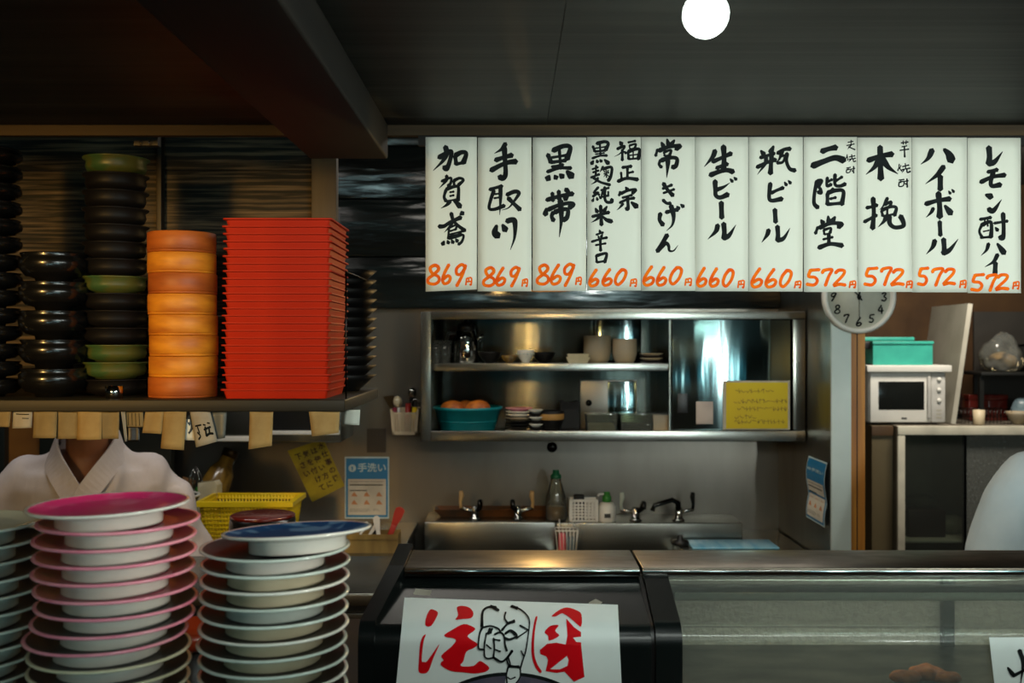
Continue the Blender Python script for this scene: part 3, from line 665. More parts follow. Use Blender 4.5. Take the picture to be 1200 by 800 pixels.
def R4(x0, x1, y1, s=0, y0=e): return [(x0, y0), (x1, y0), (x1+s, y1), (x0+s, y1)]
hanging('paper_tag', R4(39, 67, 513, -0.5), TD, M_tan2, 'tan paper tag, leftmost of the four overlapping over the cook', curl=.002)
hanging('paper_tag', R4(66, 92, 514, 0), TD+.004, M_tan2, 'dull tan paper tag, second from left over the cook', curl=.001)
hanging('paper_tag', R4(91, 119, 515, 0), TD, M_tan, 'tan paper tag, third from left over the cook', curl=.003)
hanging('paper_tag', R4(118, 140, 514, -0.5), TD+.004, M_tan2, 'tan paper tag, fourth from left, by the cook\'s collar', curl=.001)
hanging('paper_tag', [(142,e),(146,e),(149,517),(147,517)], TD, M_grp, 'thin white paper strip between the cook and dark card', 'paper strip', curl=.001)
hanging('paper_tag', R4(145, 168, 500, 1), TD+.004, M_tan2, 'brownish tag with faint vertical lines over a black card', curl=.001, wr=[(0.03,.2,.1,.2,.9),(0.03,.4,.1,.4,.9),(0.03,.6,.1,.6,.95),(0.03,.8,.1,.8,.9)])
hanging('black_card', [(148,499),(163,499),(164,517),(149,517)], TD+.007, M_grill, 'small black card dangling below the brownish tag', 'card')
hanging('paper_tag', [(170,e),(192,e),(190,508),(167,507)], TD, M_tan, 'short tan paper tag beside the longer folded one', curl=.002)
hanging('paper_tag', [(191,e),(218,e),(216,527),(189,525)], TD-.002, M_tan, 'long tan paper tag with a folded foot, right of the cook', curl=.004)
hanging('paper_tag', [(217,491),(228,491),(228,516),(216,515)], TD+.006, M_paper, 'white slip with a black bottle print by the lettered paper', 'label', curl=.001, wr=[(0.55,.5,-.02,.5,.12),(0.8,.5,.14,.5,.42)], wrm=M_dpanel)
hanging('paper_tag', [(222,e),(246,e),(255,517),(230,524)], TD, M_grp, 'crooked grey white paper with black brushed characters', curl=.003,
        wr=[(.06,.25,.45,.3,.62),(.06,.2,.6,.32,.72,.2,.8),(.05,.15,.42,.45,.4),(.05,.55,.4,.65,.42),(.05,.75,.36,.85,.38),(.07,.55,.55,.85,.5),(.08,.62,.48,.6,.75),(.08,.6,.75,.75,.7,.9,.72),(.07,.78,.5,.76,.7)])
hanging('paper_tag', [(246,e),(266,e),(264,513),(250,515)], TD+.005, mat('blue_grey_film', (104,110,108), .4), 'blue grey plastic sleeve hanging beside the lettered paper', 'sleeve', curl=.001)
hanging('paper_tag', [(293,e),(320,e),(319,522),(292,526)], TD, M_tan, 'long tan paper tag with torn corner under the red trays', curl=.004)
hanging('paper_tag', [(362,e),(398,e),(397,507),(366,511)], TD-.001, M_tan, 'wide tan paper tag at the right end of the shelf', curl=.003)
hanging('paper_tag', [(404,480),(422,480),(421,498),(403,497)], 1.76, M_paper, 'small white card under the shelf right corner', 'card', curl=.001, group='cards')
hanging('paper_tag', [(-6,e),(13,e),(12,500),(-6,500)], TD, M_tan2, 'yellowish paper tag at the left edge of the photo', curl=.001)
hanging('paper_tag', [(14,e),(38,e),(37,501),(14,502)], TD+.003, M_grp, 'pale label with small printed lines at far left', 'label', curl=.001, wr=[(.06,.2,.15,.85,.17),(.05,.55,.4,.85,.42)])

# ------------------------------------------------------------------ plate stacks on the ledge
PTCH = 0.0156
def plate_mesh(mats, R=0.0755):
    g = MB(); k = R/0.0755
    prof = [(0.0,0.002),(0.044,0.002),(0.0455,0),(0.049,0),(0.0495,0.001),(0.0500,0.0118),(0.0535,0.0132),(0.0735,0.0172),(0.0752,0.0180),(0.0758,0.0192),(0.0752,0.0202),(0.0738,0.0205),(0.072,0.0199),(0.057,0.0162),(0.052,0.0156),(0,0.0156)]
    mis = [0]*7+[2]*5+[1]*3
    g.lathe([(a*k, b) for a, b in prof], 56, mis=mis)
    return g.build('sushi_plate', mats)
def plate_stack(xs, dctr, wpx, ztop, zbase, mats_by, labels, group, tilt):
    n = len(xs); st = (ztop-zbase-0.0205)/(n-1)
    protos = {}
    for i in range(n):            # i = 0 is the top
        mats = mats_by(i); key = tuple(m.name for m in mats)
        if key not in protos: o = plate_mesh(mats, wpx*dctr/F/2); protos[key] = o
        else: o = protos[key].copy(); C.objects.link(o)
        o.location = (X(xs[i], dctr), dctr+random.uniform(-.0015,.0015), zbase+(n-1-i)*st)
        tx, ty = tilt(i); o.rotation_euler = (tx, ty, random.uniform(0, 6.28) if not tx else 0)
        tag(o, labels(i, n), 'plate', group)
px_x = [128.7, 139.8, 136, 136, 134.5, 137.5, 137.5, 134.5, 126, 129.8, 130, 128.5, 130]
plate_stack(px_x, 0.97, 181, EYE-0.1568, LZ, lambda i: [M_white_c, M_pink if i < 1 else (M_pink_shade if i < 6 else M_brown_and_shade), (M_white_c if i in (0,) else (M_pinkrim if i < 9 else M_cream_c))],  # insides below the top plate carry their shade in the glaze colour
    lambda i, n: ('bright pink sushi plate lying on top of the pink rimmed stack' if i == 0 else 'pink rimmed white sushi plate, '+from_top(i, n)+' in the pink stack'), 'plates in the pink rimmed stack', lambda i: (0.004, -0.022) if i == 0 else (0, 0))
bx = [349, 323, 323.5, 322.5, 322, 321.5, 322, 320, 321.5, 321, 321]
plate_stack(bx, 1.0, 172, EYE-0.188, LZ, lambda i: [(M_white_c, M_white_c, M_cream_c, M_cream_c, M_cel_c, M_cream_c)[i % 6] if i < 6 else M_cream_c, M_navy if i == 0 else M_brown_and_shade, M_cel_c if i % 3 else M_white_c],
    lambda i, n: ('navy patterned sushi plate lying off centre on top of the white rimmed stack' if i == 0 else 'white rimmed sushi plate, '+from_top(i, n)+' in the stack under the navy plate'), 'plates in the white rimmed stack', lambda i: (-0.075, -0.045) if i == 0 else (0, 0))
lx = [-44, -43, -44, -40, -40, -38, -36, -37, -42, -44, -44]
plate_stack(lx, 1.0, 172, EYE-0.181, LZ, lambda i: [M_cel_c, M_cel_c if i == 0 else M_brown_and_shade, M_cel_c],
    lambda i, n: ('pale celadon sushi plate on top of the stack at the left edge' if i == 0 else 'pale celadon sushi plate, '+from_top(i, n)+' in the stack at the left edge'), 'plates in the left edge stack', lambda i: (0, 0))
t = thing('lacquer_bowl', 'rust red lacquer bowl glimpsed between the pink and white plate stacks', 'bowl', (X(226,1.42), 1.42, KZ))
MB().lathe([(0,0),(.045,0),(.043,.01),(.034,.02),(.034,.066),(0,.066)], 32).build('stand', M_grill, t)
MB().lathe([(0,.0665),(.036,.0665),(.052,.075),(.056,.094),(.053,.094),(.048,.08),(.03,.074),(0,.073)], 32).build('bowl', mat('rust_red_lacquer', (150,54,24), .3), t)

# ------------------------------------------------------------------ display case
PROFC = [(1.62, -0.340), (1.50, -0.345), (1.318, -0.378), (1.300, -0.392), (1.297, -0.41), (1.297, -0.497)]   # top slab, slope, front (y, z below eye)
def xl(y): return -0.186 - 0.026*max(0, min(1, (1.50-y)/0.12))
def xr(y): return 0.2315
# smooth outline of slope and front
def outline(y0=1.50, z0=-0.347, yb=1.36, rad=0.030, slope=19.0, zend=-0.497):
    sl = math.radians(slope); c_y = yb+rad; py_ = c_y-rad*math.sin(sl); pz_ = z0-(y0-py_)*math.tan(sl); c_z = pz_-rad*math.cos(sl)
    pts = [(y0, z0)]
    for k in range(25):
        a = PI/2+sl+(PI/2-sl)*k/24; pts.append((c_y+rad*math.cos(a), c_z+rad*math.sin(a)))
    pts.append((yb, zend)); return pts
OUT = outline()
root = thing('refrigeration_unit', 'black end unit of the display case with the red lettered sign', 'display case', (0, 0, EYE))
KR = KZ-EYE+0.001
def skin_strip(x0f, x1f, o_, th, zc=0.0):
    g = MB(); n = len(o_); vs = []
    for i, (y, z) in enumerate(o_):
        a = o_[max(i-1, 0)]; b = o_[min(i+1, n-1)]; tv = Vector((b[0]-a[0], b[1]-a[1])).normalized(); nv = Vector((tv.y, -tv.x))
        yo, zo = y+nv.x*zc, z+nv.y*zc; yi, zi = y+nv.x*(zc-th), z+nv.y*(zc-th)
        vs += [(x0f(y), yo, zo), (x1f(y), yo, zo), (x1f(y), yi, zi), (x0f(y), yi, zi)]
    f = []
    for i in range(n-1):
        q = 4*i
        for k in range(4): f.append((q+k, q+(k+1) % 4, q+4+(k+1) % 4, q+4+k))
    f += [(0,1,2,3), (4*n-4, 4*n-3, 4*n-2, 4*n-1)]
    return g._add(vs, f, smooth=False)
# body: closed prism-like loft
g = MB(); secs = []
full = [(1.62, KR)] + [(1.62, -0.352)] + [(1.505, -0.352)] + OUT[1:-1] + [(OUT[-1][0], KR)]
vs = [(xl(y)+0.012, y, z-0.003) for y, z in full]+[(xr(y)-0.041, y, z-0.003) for y, z in full]
n = len(full); f = [(k, (k+1) % n, n+(k+1) % n, n+k) for k in range(n)]
tri = tessellate_polygon([[Vector((a, b, 0)) for a, b in full]]); f += [tuple(q) for q in tri]+[tuple(n+i for i in q) for q in tri]
vs = [(v[0], v[1], max(v[2], KR)) for v in vs]
g._add(vs, f); g.build('cabinet_body', M_blackp, root)
OUTF = [(1.632, -0.335), (1.50, -0.341)]+OUT[1:]
skin_strip(lambda y: xl(y)+0.002*(y < 1.5), lambda y: xl(y)+0.024, OUTF, 0.03, 0.004).build('end_frame', M_blackp, root)
skin_strip(lambda y: xr(y)-0.041, lambda y: xr(y)-0.036, OUT, 0.01, -0.004).build('seam_strip', M_grill, root)
g = MB().box(-0.162, 0.1925, 1.497, 1.625, -0.352, -0.340, bev=0.002); g.build('top_slab', M_slab, root)
MB().box(-0.162, 0.1925, 1.4935, 1.4975, -0.3525, -0.3425, bev=0.001).build('edge_trim', M_chrome, root)
# sign wrapped over the bend
def on_case(px, py, off=0.0012):
    """point of the case surface seen at that place, lifted by off along the surface normal"""
    for i in range(len(OUT)-1):
        (y0, z0), (y1, z1) = OUT[i], OUT[i+1]
        k = -(py-400)/F   # z = k*y
        den = (z1-z0)-k*(y1-y0)
        if abs(den) < 1e-9: continue
        s = (k*y0-z0)/den
        if -1e-6 <= s <= 1.000001 or (i == len(OUT)-2 and s > 1):
            y = y0+(y1-y0)*s; z = z0+(z1-z0)*s
            tv = Vector((y1-y0, z1-z0)).normalized(); nv = Vector((tv.y, -tv.x))
            return Vector(((px-600)*y/F, y+nv.x*off, z+nv.y*off))
    return Vector(((px-600)*1.36/F, 1.36-off, -(py-400)*1.36/F))
sg = thing('warning_sign', 'white paper sign with red 注目 and a pointing fist on the black case', 'sign', (0, 0, EYE))
g = MB(); NX, NY = 10, 24; vs = []
for j in range(NY+1):
    for i in range(NX+1):
        u, v = i/NX, j/NY
        a = Vector((474, 700.5))*(1-u)+Vector((724, 709))*u; b_ = Vector((462, 826))*(1-u)+Vector((729.5, 826))*u
        c = a*(1-v)+b_*v; vs.append(on_case(c.x, c.y, 0.0010))
g._add(vs, [(j*(NX+1)+i, j*(NX+1)+i+1, (j+1)*(NX+1)+i+1, (j+1)*(NX+1)+i) for j in range(NY) for i in range(NX)], smooth=True)
g.build('paper', mat('sign_paper', (232,238,234), .5, col2=(222,230,226)), sg)
def fine(loop, m=6):
    o = []
    for i in range(len(loop)):
        a, b = Vector(loop[i]), Vector(loop[(i+1) % len(loop)])
        k = max(1, int((b-a).length/m))
        for t_ in range(k): o.append(tuple(a.lerp(b, t_/k)))
    return o
def smooth_loop(pts, n=4):
    q = [Vector(p) for p in pts]; N = len(q); o = []
    for i in range(N):
        a, b, c, d_ = q[i-1], q[i], q[(i+1) % N], q[(i+2) % N]
        for k in range(n):
            t_ = k/n; o.append(tuple(0.5*((2*b)+(c-a)*t_+(2*a-5*b+4*c-d_)*t_*t_+(3*b-a-3*c+d_)*t_**3)))
    return o
def c1(pts): return [(460+x/7.273, 690+y/7.273) for x, y in pts]
def c2(pts): return [(590+x/7.273, 690+y/7.273) for x, y in pts]
def pl(txt): v = [float(x) for x in txt.split()]; return [(v[i], v[i+1]) for i in range(0, len(v), 2)]
def grid_poly(mb, loops, fn, off):
    """tessellate then subdivide so that print follows the bend"""
    t2 = bmesh.new(); flat = [p for l in loops for p in l]
    vs_ = [t2.verts.new((p[0], p[1], 0)) for p in flat]
    for tr_ in tessellate_polygon([[Vector((a, b, 0)) for a, b in l] for l in loops]):
        try: t2.faces.new([vs_[i] for i in tr_])
        except ValueError: pass
    for yy in (726, 730, 733, 736, 739, 742):
        bmesh.ops.bisect_plane(t2, geom=t2.verts[:]+t2.edges[:]+t2.faces[:], plane_co=(0, yy, 0), plane_no=(0, 1, 0))
    t2.verts.index_update()
    mb._add([fn(v.co.x, v.co.y, off) for v in t2.verts], [[v.index for v in f_.verts] for f_ in t2.faces]); t2.free()
g = MB()
for tx in ('330 180 385 205 375 250 330 320 285 320 280 280 300 215', '285 390 265 450 250 600 270 615 300 605 400 465 350 580 310 690 270 715 225 700 225 620 235 480 255 410',
           '548 165 600 152 660 170 690 215 670 255 600 262 535 270 560 230',
           '445 390 530 340 610 305 680 325 705 350 645 395 655 420 725 465 690 500 630 530 605 610 580 640 600 655 690 650 740 610 780 625 825 665 795 700 700 715 600 705 500 695 420 650 415 620 435 600 418 560 500 490 540 440 520 420 460 410'):
    grid_poly(g, [smooth_loop(c1(pl(tx)), 3)], on_case, 0.0018)
g.build('red_lettering', M_sred, sg, recalc=False); g = MB()
for tx in ('275 245 290 250 272 330 262 450 265 560 290 640 325 695 310 710 270 660 240 560 240 440 255 320', '410 240 470 190 540 165 620 188 665 225 662 325 610 290 555 245 500 215 450 240',
           '350 370 400 320 470 315 440 360 475 400 390 440 380 400'):
    grid_poly(g, [smooth_loop(c2(pl(tx)), 3)], on_case, 0.0018)
grid_poly(g, [fine(c2(pl('535 260 600 330 660 370 662 480 690 745 600 785 545 650 555 600 540 565 530 470 545 400')), 20)], on_case, 0.0018)  # gap above this shape stands for glare, left without red
grid_poly(g, [fine(c2(pl('530 470 450 455 370 465 310 515 315 550 365 570 380 600 360 695 450 710 520 700 600 785 545 650 480 680 395 680 540 565')), 20)], on_case, 0.0018)
g.build('red_lettering', M_sred, sg, recalc=False)
# round print below the fist
rc = [(597+112*math.cos(a*PI/40), 868-81*math.sin(a*PI/40)) for a in range(41)]
ri = [(597+107*math.cos(a*PI/40), 868-77*math.sin(a*PI/40)) for a in range(41)]
g = MB(); grid_poly(g, [[(p[0], min(p[1], 825)) for p in rc]], on_case, 0.0016); g.build('round_print', M_ink, sg, recalc=False)
g = MB(); grid_poly(g, [[(p[0], min(p[1], 825)) for p in ri]], on_case, 0.0020); g.build('round_print', mat('plum_grey_print', (92,84,98), .5, col2=(60,64,84), scale=(30,30,30)), sg, recalc=False)
g = MB(); grid_poly(g, [c2(pl('28 675 148 675 142 740 110 815 10 815 22 740'))], on_case, 0.0024); g.build('sleeve_print', MATS['sign_paper'], sg, recalc=False)
g = MB(); fo = lambda u, v: on_case(u, v, 0.0029)
for wd, tx in ((14,'905 195 840 167 785 185 765 230 763 330'),(10,'770 330 745 380 735 440 735 500 775 510'),(9,'775 335 840 325 900 345 920 370'),(9,'800 380 785 470 785 560 810 585 860 580'),(10,'862 420 868 500 860 580'),
    (13,'865 580 930 613 985 570 1020 520'),(10,'870 390 915 375 950 400 960 470 975 520'),(8,'870 430 915 437'),(8,'875 510 920 526'),(8,'800 470 840 502'),(14,'830 345 815 385'),(12,'850 345 835 380'),(9,'965 210 955 260 980 300'),(8,'980 300 1040 280'),
    (12,'930 360 980 310 1040 290'),(12,'960 385 1010 360 1060 400 1000 430 960 420'),(9,'985 570 1003 640 985 662'),(9,'985 662 972 720 975 800'),(16,'835 160 880 172')):
    g.strip(c1(pl(tx)), wd*1.7/7.273, fo, 5, PN)
for wd, tx in ((8,'60 165 130 180 195 230 222 290 210 400 190 520 165 600 140 680'),(17,'70 160 118 178'),(8,'140 320 190 345 202 362 110 420'),(8,'150 520 170 560'),(9,'75 520 30 590 52 660'),(16,'55 652 132 658'),(8,'145 680 140 745 105 800'),(14,'60 360 100 392'),(8,'35 745 60 760 100 745')):
    g.strip(c2(pl(tx)), wd*1.7/7.273, fo, 5, PN)
g.build('fist_drawing', M_ink, sg, recalc=False)
# scraps of tape
for nm, pts, lab in (('tape_scrap', [(487,690),(506,692),(504,698),(484,697)], 'grey scrap of tape above the sign left corner'), ('tape_scrap', [(690,706),(698,702),(706,706),(704,708),(690,708)], 'crumpled scrap of tape above the sign right corner')):
    o = MB(); o.poly([pts], lambda u, v: on_case(u, v, 0.0008)); o = o.build(nm, M_grp, None, (0,0,EYE)); tag(o, lab, 'tape')

# glazed part
root = thing('display_case', 'glass fronted sushi display case with black frame right of the sign', 'display case', (0, 0, EYE))
XR = 1.45
skin_strip(lambda y: xr(y)-0.035, lambda y: xr(y)+0.001, OUT, 0.03, 0.003).build('end_frame', M_blackp, root)
skin_strip(lambda y: xr(y)+0.001, lambda y: XR, OUT, 0.004, 0.0).build('curved_glass', M_glc, root)
MB().box(0.1955, XR, 1.497, 1.625, -0.352, -0.340, bev=0.002).build('top_slab', M_slab, root)
MB().box(0.1955, XR, 1.4905, 1.4975, -0.3525, -0.3425, bev=0.001).build('edge_trim', M_chrome, root)
MB().box(0.233, XR, 1.472, 1.496, -0.378, -0.364, bev=0.002).build('inner_rail', M_blackp, root)
MB().tube([(0.24, 1.461, -0.374), (XR-.03, 1.461, -0.374)], 0.006, 8).build('added_case_tube', M_wpl, root)  # added tube, goes with the added light below the rail
area('added_case_light', (0.82, 1.462, EYE-0.383), (0.82, 1.57, EYE-0.46), 1.1, 0.02, 1.5, (0.95, 1.0, 0.92))  # added light to brighten the inside of the case
MB().box(0.232, XR, 1.60, 1.615, KR+0.012, -0.353).build('rear_panel', M_pebble, root)
MB().box(X(1104,1.59), X(1117.5,1.59), 1.585, 1.60, KR+0.012, -0.353, bev=.002).build('mullion', M_blackp, root)
MB().box(0.2, XR, 1.364, 1.62, KR, KR+0.012).build('base', M_slab, root)
# fried pieces in case
for k, (px, dx, s) in enumerate(((1062, 0, 1.0), (1087, 0.05, 1.15), (1108, 0.0, 0.95))):
    d = 1.42+dx*0.3; g = MB(); g.ball((0,0,0.009*s), 0.0185*s, sx=1.25, sy=1.0, sz=0.5, n=20)
    for v in g.bm.verts: v.co += v.co.normalized()*0.004*noise.noise(v.co*70+Vector((k,0,0)))
    o = g.build('fried_piece', M_food, None, (X(px, d), d, KZ+0.013))
    tag(o, 'orange brown fried morsel in the glass case, '+('leftmost of the three','middle one of the three','rightmost of the three')[k], 'food', 'fried morsels in the case')
# paper label on the glass
lb = thing('case_label', 'white paper with a brushed character stuck on the case at the right edge', 'label', (0, 0, EYE))
g = MB(); NX, NY = 4, 12; vs = []
for j in range(NY+1):
    for i in range(NX+1):
        u, v = i/NX, j/NY; a = Vector((1157, 747))*(1-u)+Vector((1230, 747))*u; b_ = Vector((1166, 826))*(1-u)+Vector((1230, 826))*u
        c = a*(1-v)+b_*v; vs.append(on_case(c.x, c.y, 0.0055))
g._add(vs, [(j*(NX+1)+i, j*(NX+1)+i+1, (j+1)*(NX+1)+i+1, (j+1)*(NX+1)+i) for j in range(NY) for i in range(NX)], smooth=True)
g.build('paper', MATS['sign_paper'], lb)
g = MB(); fo = lambda u, v: on_case(u, v, 0.0068)
for kd, wd, pts in (('t',5,[(1192,760),(1196,775),(1193,800)]),('d',4,[(1178,780),(1184,788)]),('n',4,[(1184,790),(1200,782),(1216,776)]),('n',4,[(1206,762),(1207,800),(1206,815)]),('t',4,[(1204,790),(1196,806),(1186,815)]),('n',4,[(1208,790),(1216,802),(1224,810)])):
    g.strip(pts, wd, fo, 5, PROF[kd])
g.build('brush_lettering', M_ink, lb, recalc=False)

# ------------------------------------------------------------------ wall cabinet
CF = 3.62; CX0, CX1 = X(493, CF), 1.066; CT, CB = Z(365, CF), Z(517, CF)
wc = thing('wall_cabinet', 'stainless wall cabinet with an open left bay and sliding door', 'cabinet', (0,0,0))
g = MB(); th = 0.012
g.box(CX0, CX1, CF+0.004, 3.965, CB, CB+0.02); g.box(CX0, CX1, CF+0.004, 3.965, CT-0.012, CT)
g.box(CX0, CX0+0.012, CF+0.004, 3.965, CB+.02, CT-.012); g.box(CX1-0.012, CX1, CF+0.004, 3.965, CB+.02, CT-.012)
g.box(X(787,CF)-.004, X(787,CF)+.008, CF+0.03, 3.955, CB+.02, CT-.012)
g.build('carcass', M_cab, wc)
MB().box(CX0+.012, CX1-.012, 3.955, 3.965, CB+.02, CT-.012).build('back_panel', M_cab, wc)
g = MB()
g.box(CX0, X(505,CF), CF-0.004, CF+0.004, CB, CT, bev=.002)
g.box(X(505,CF), CX1, CF-0.006, CF+0.004, CB, Z(504.5,CF), bev=.003)
g.box(X(505,CF), CX1, CF-0.004, CF+0.004, Z(374,CF), CT, bev=.002)
g.box(X(929,CF), CX1, CF-0.002, CF+0.004, Z(504,CF), Z(374,CF), bev=.002)
g.build('face_frame', M_steel2, wc)
SD = 3.66; SHZ = Z(425.5, SD)
MB().box(CX0+.012, X(787,CF)-.004, SD, 3.955, Z(434.5, SD), SHZ, bev=.002).build('inner_shelf', M_steel2, wc)
dr = MB().box(X(788,CF+.01), X(926,CF+.01), CF+0.008, CF+0.02, Z(504,CF), Z(374.5,CF), bev=.001).build('sliding_door', M_door_steel, wc)
MB().box(X(794,CF), X(806.5,CF), CF+0.0045, CF+0.0095, Z(484,CF), Z(461,CF), bev=.002).build('finger_pull', M_grill, dr)
# note and sticker on the door
nt_ = thing('yellow_note', 'yellow handwritten note in a sleeve on the steel cabinet door', 'note', (0, CF-0.0, 0))
MB().box(X(851,CF), X(923.5,CF), 0.001, 0.003, Z(502,CF), Z(448,CF), bev=.0005).build('paper', M_note, nt_)
MB().box(X(847.5,CF), X(926,CF), 0.0035, 0.0065, Z(503.5,CF), Z(446,CF)).build('backing_sleeve', M_grp, nt_)
g = MB(); fo = lambda u, v: Vector((X(u, CF), 0.0004, Z(v, CF))); rr = random.Random(3)
for (x0, x1, y) in ((862,905,458),(860,922,470),(864,921,479),(861,884,488),(861,918,494)):
    x = x0
    while x < x1:
        wd_ = rr.uniform(3, 6)
        g.strip([(x, y+rr.uniform(-2,1)), (x+wd_*.4, y+rr.uniform(-2.5,2.5)), (x+wd_*.8, y+rr.uniform(-2,2))], 0.7, fo, 3); x += wd_
        if rr.random() < .5: g.strip([(x-3, y-2.5), (x-2.6, y+2.5)], 0.6, fo, 2)
g.build('handwriting', mat('brown_ink', (120,100,20), .6), nt_, recalc=False)
o = MB().box(X(816,CF), X(836,CF), CF+0.003, CF+0.0075, Z(497,CF), Z(470.5,CF), bev=.003).build('sticker', mat('pinkish_grey_label', (176,164,156), .6)); tag(o, 'pinkish grey rounded label beside the black finger pull', 'label')

# items in the cabinet
UP = SHZ; LO = CB+0.0205
def on(px, d, z): return (X(px, d), d, z)
def simple(name, prof, m, loc, label, cat, group=None, n=28, **k):
    o = MB().lathe(prof, n, **k).build(name, m, None, loc); return tag(o, label, cat, group)
def cup(r0, r1, h, t=.003): return [(0,0),(r0*.9,0),(r0,.003),(r1,h),(r1-t,h),(r0-t,.006),(0,.006)]
def bowlp(r, h): return [(0,0),(r*.42,0),(r*.44,h*.12),(r*.75,h*.4),(r*.95,h*.8),(r,h),(r*.96,h),(r*.9,h*.8),(r*.7,h*.46),(r*.4,h*.24),(0,h*.22)]
for k, (px, lab) in enumerate(((508, 'clear glass tumbler at the left end of the upper cabinet shelf'), (518.5, 'clear glass tumbler, second from the left on the upper shelf'))):
    simple('glass_tumbler', cup(.024, .029, .085, .002), M_pet, on(px+2, 3.74, UP), lab, 'glass', 'tumblers on the upper shelf')
t = thing('coffee_pot', 'shiny steel pot with black lid on the upper cabinet shelf', 'pot', on(546, 3.75, UP))
MB().lathe([(0,0),(.046,0),(.05,.006),(.046,.09),(.036,.118),(.032,.122),(0,.122)], 32).build('body', M_chrome, t)
MB().lathe([(0,.1225),(.034,.1225),(.034,.138),(.02,.15),(.008,.152),(.008,.162),(0,.163)], 24).build('lid', M_grill, t)
MB().tube([(-.034,0,.112),(-.066,0,.11),(-.074,0,.08),(-.07,0,.035),(-.047,0,.03)], .006, 8).build('handle', M_grill, t)
MB().lathe([(.0,0),(.012,0),(.006,.035),(.0,.036)], 12, M=Matrix.Translation((.038,0,.085)) @ Matrix.Rotation(math.radians(55), 4, 'Y')).build('spout', M_chrome, t)
simple('small_bowl', bowlp(.045, .042), M_blkm, on(574, 3.74, UP), 'dark bowl right of the steel pot', 'bowl')
simple('glass_dish', bowlp(.032, .028), M_brass, on(597, 3.73, UP), 'amber glass dish between the dark bowl and white bowl', 'dish')
t = thing('small_bowl', 'small white patterned bowl in the middle of the upper shelf', 'bowl', on(616, 3.72, UP))
MB().lathe(bowlp(.033, .048), 28).build('body', M_white_c, t)
g = MB()
for k in range(14):
    a = 2*PI*k/14; g.ball((.0305*math.cos(a), .0305*math.sin(a), .034), .0035, n=8)
g.build('dot_pattern', M_cel_c, t)
simple('small_bowl', bowlp(.045, .04), M_blkm, on(637, 3.76, UP), 'low black bowl right of the white patterned bowl', 'bowl')
t = thing('square_dish', 'cream square dish stack on the upper shelf beside the stoneware', 'dish', on(677, 3.72, UP))
for k in range(2):
    w_ = .045-.003*k; z0 = k*.012
    g = MB(); rg = lambda h_, z: [(sx*h_, sy*h_*.8, z) for sx, sy in ((1,1),(-1,1),(-1,-1),(1,-1))]
    g.loft([rg(w_*.75, z0), rg(w_, z0+.022), rg(w_-.004, z0+.022), rg(w_*.7, z0+.004)], smooth=False); g.build('tray', M_cream_c, t)
def jar(px, d, r, h, lab):
    simple('stoneware_jar', [(0,0),(r*.7,0),(r*.86,h*.12),(r,h*.38),(r,h*.96),(r*.97,h),(r*.9,h),(r*.88,h*.2),(0,h*.15)], M_stone, on(px, d, UP), lab, 'jar', 'stoneware jars')
jar(700, 3.76, .052, .102, 'larger grey stoneware jar on the upper shelf')
jar(732, 3.72, .045, .09, 'smaller grey stoneware jar with a tan foot')
for k in range(4):
    simple('small_plate', [(0,0),(.026,0),(.03,.003),(.045,.009),(.044,.0105),(.026,.006),(0,.006)], M_stone if k % 2 else M_brown_and_shade, (X(763,3.73), 3.73, UP+k*.0085),
        'small dark plate, '+from_top(3-k, 4)+' of four at the upper shelf right end', 'plate', 'small plates on the upper shelf')
t = thing('steel_canister', 'tall square steel tin standing behind the stoneware jars', 'tin', on(724, 3.86, UP))
MB().box(-.085, .085, -.05, .05, 0, .17, bev=.008).build('body', M_door_steel, t)
MB().box(-.087, .087, -.052, .052, .1705, .178, bev=.003).build('lid', M_steel2, t)
# lower bay
t = thing('teal_bowl', 'teal plastic washing-up bowl full of golden bread on the lower shelf', 'bowl', on(548, 3.765, LO))
R_ = .132
MB().lathe([(0,0),(R_*.72,0),(R_*.76,.006),(R_*.93,.085),(R_*.99,.088),(R_*1.0,.096),(R_*.97,.098),(R_*.92,.09),(R_*.72,.01),(0,.008)], 48).build('body', M_teal, t)
MB().tube([(R_*.845*math.cos(2*PI*k/40), R_*.845*math.sin(2*PI*k/40), .045) for k in range(40)], .0015, 6, True).build('ridge', M_teal, t)
for k, (dx, dy, s, lab) in enumerate(((-.055, -.03, 1.05, 'golden bread bun at the left in the teal bowl'), (.04, -.03, 1.1, 'golden bread bun at the right in the teal bowl'), (-.005, .03, .95, 'golden bread bun at the back of the teal bowl'))):
    g = MB(); g.ball((0,0,0), .042*s, sx=1.05, sy=.9, sz=.72, n=24)
    for v in g.bm.verts: v.co *= 1+0.06*noise.noise(v.co*40+Vector((k*3,0,0)))
    o = g.build('bread_bun', M_bread, None, (t.location.x+dx, t.location.y+dy, LO+.008+.092-.01)); tag(o, lab, 'bread', 'buns in the teal bowl')
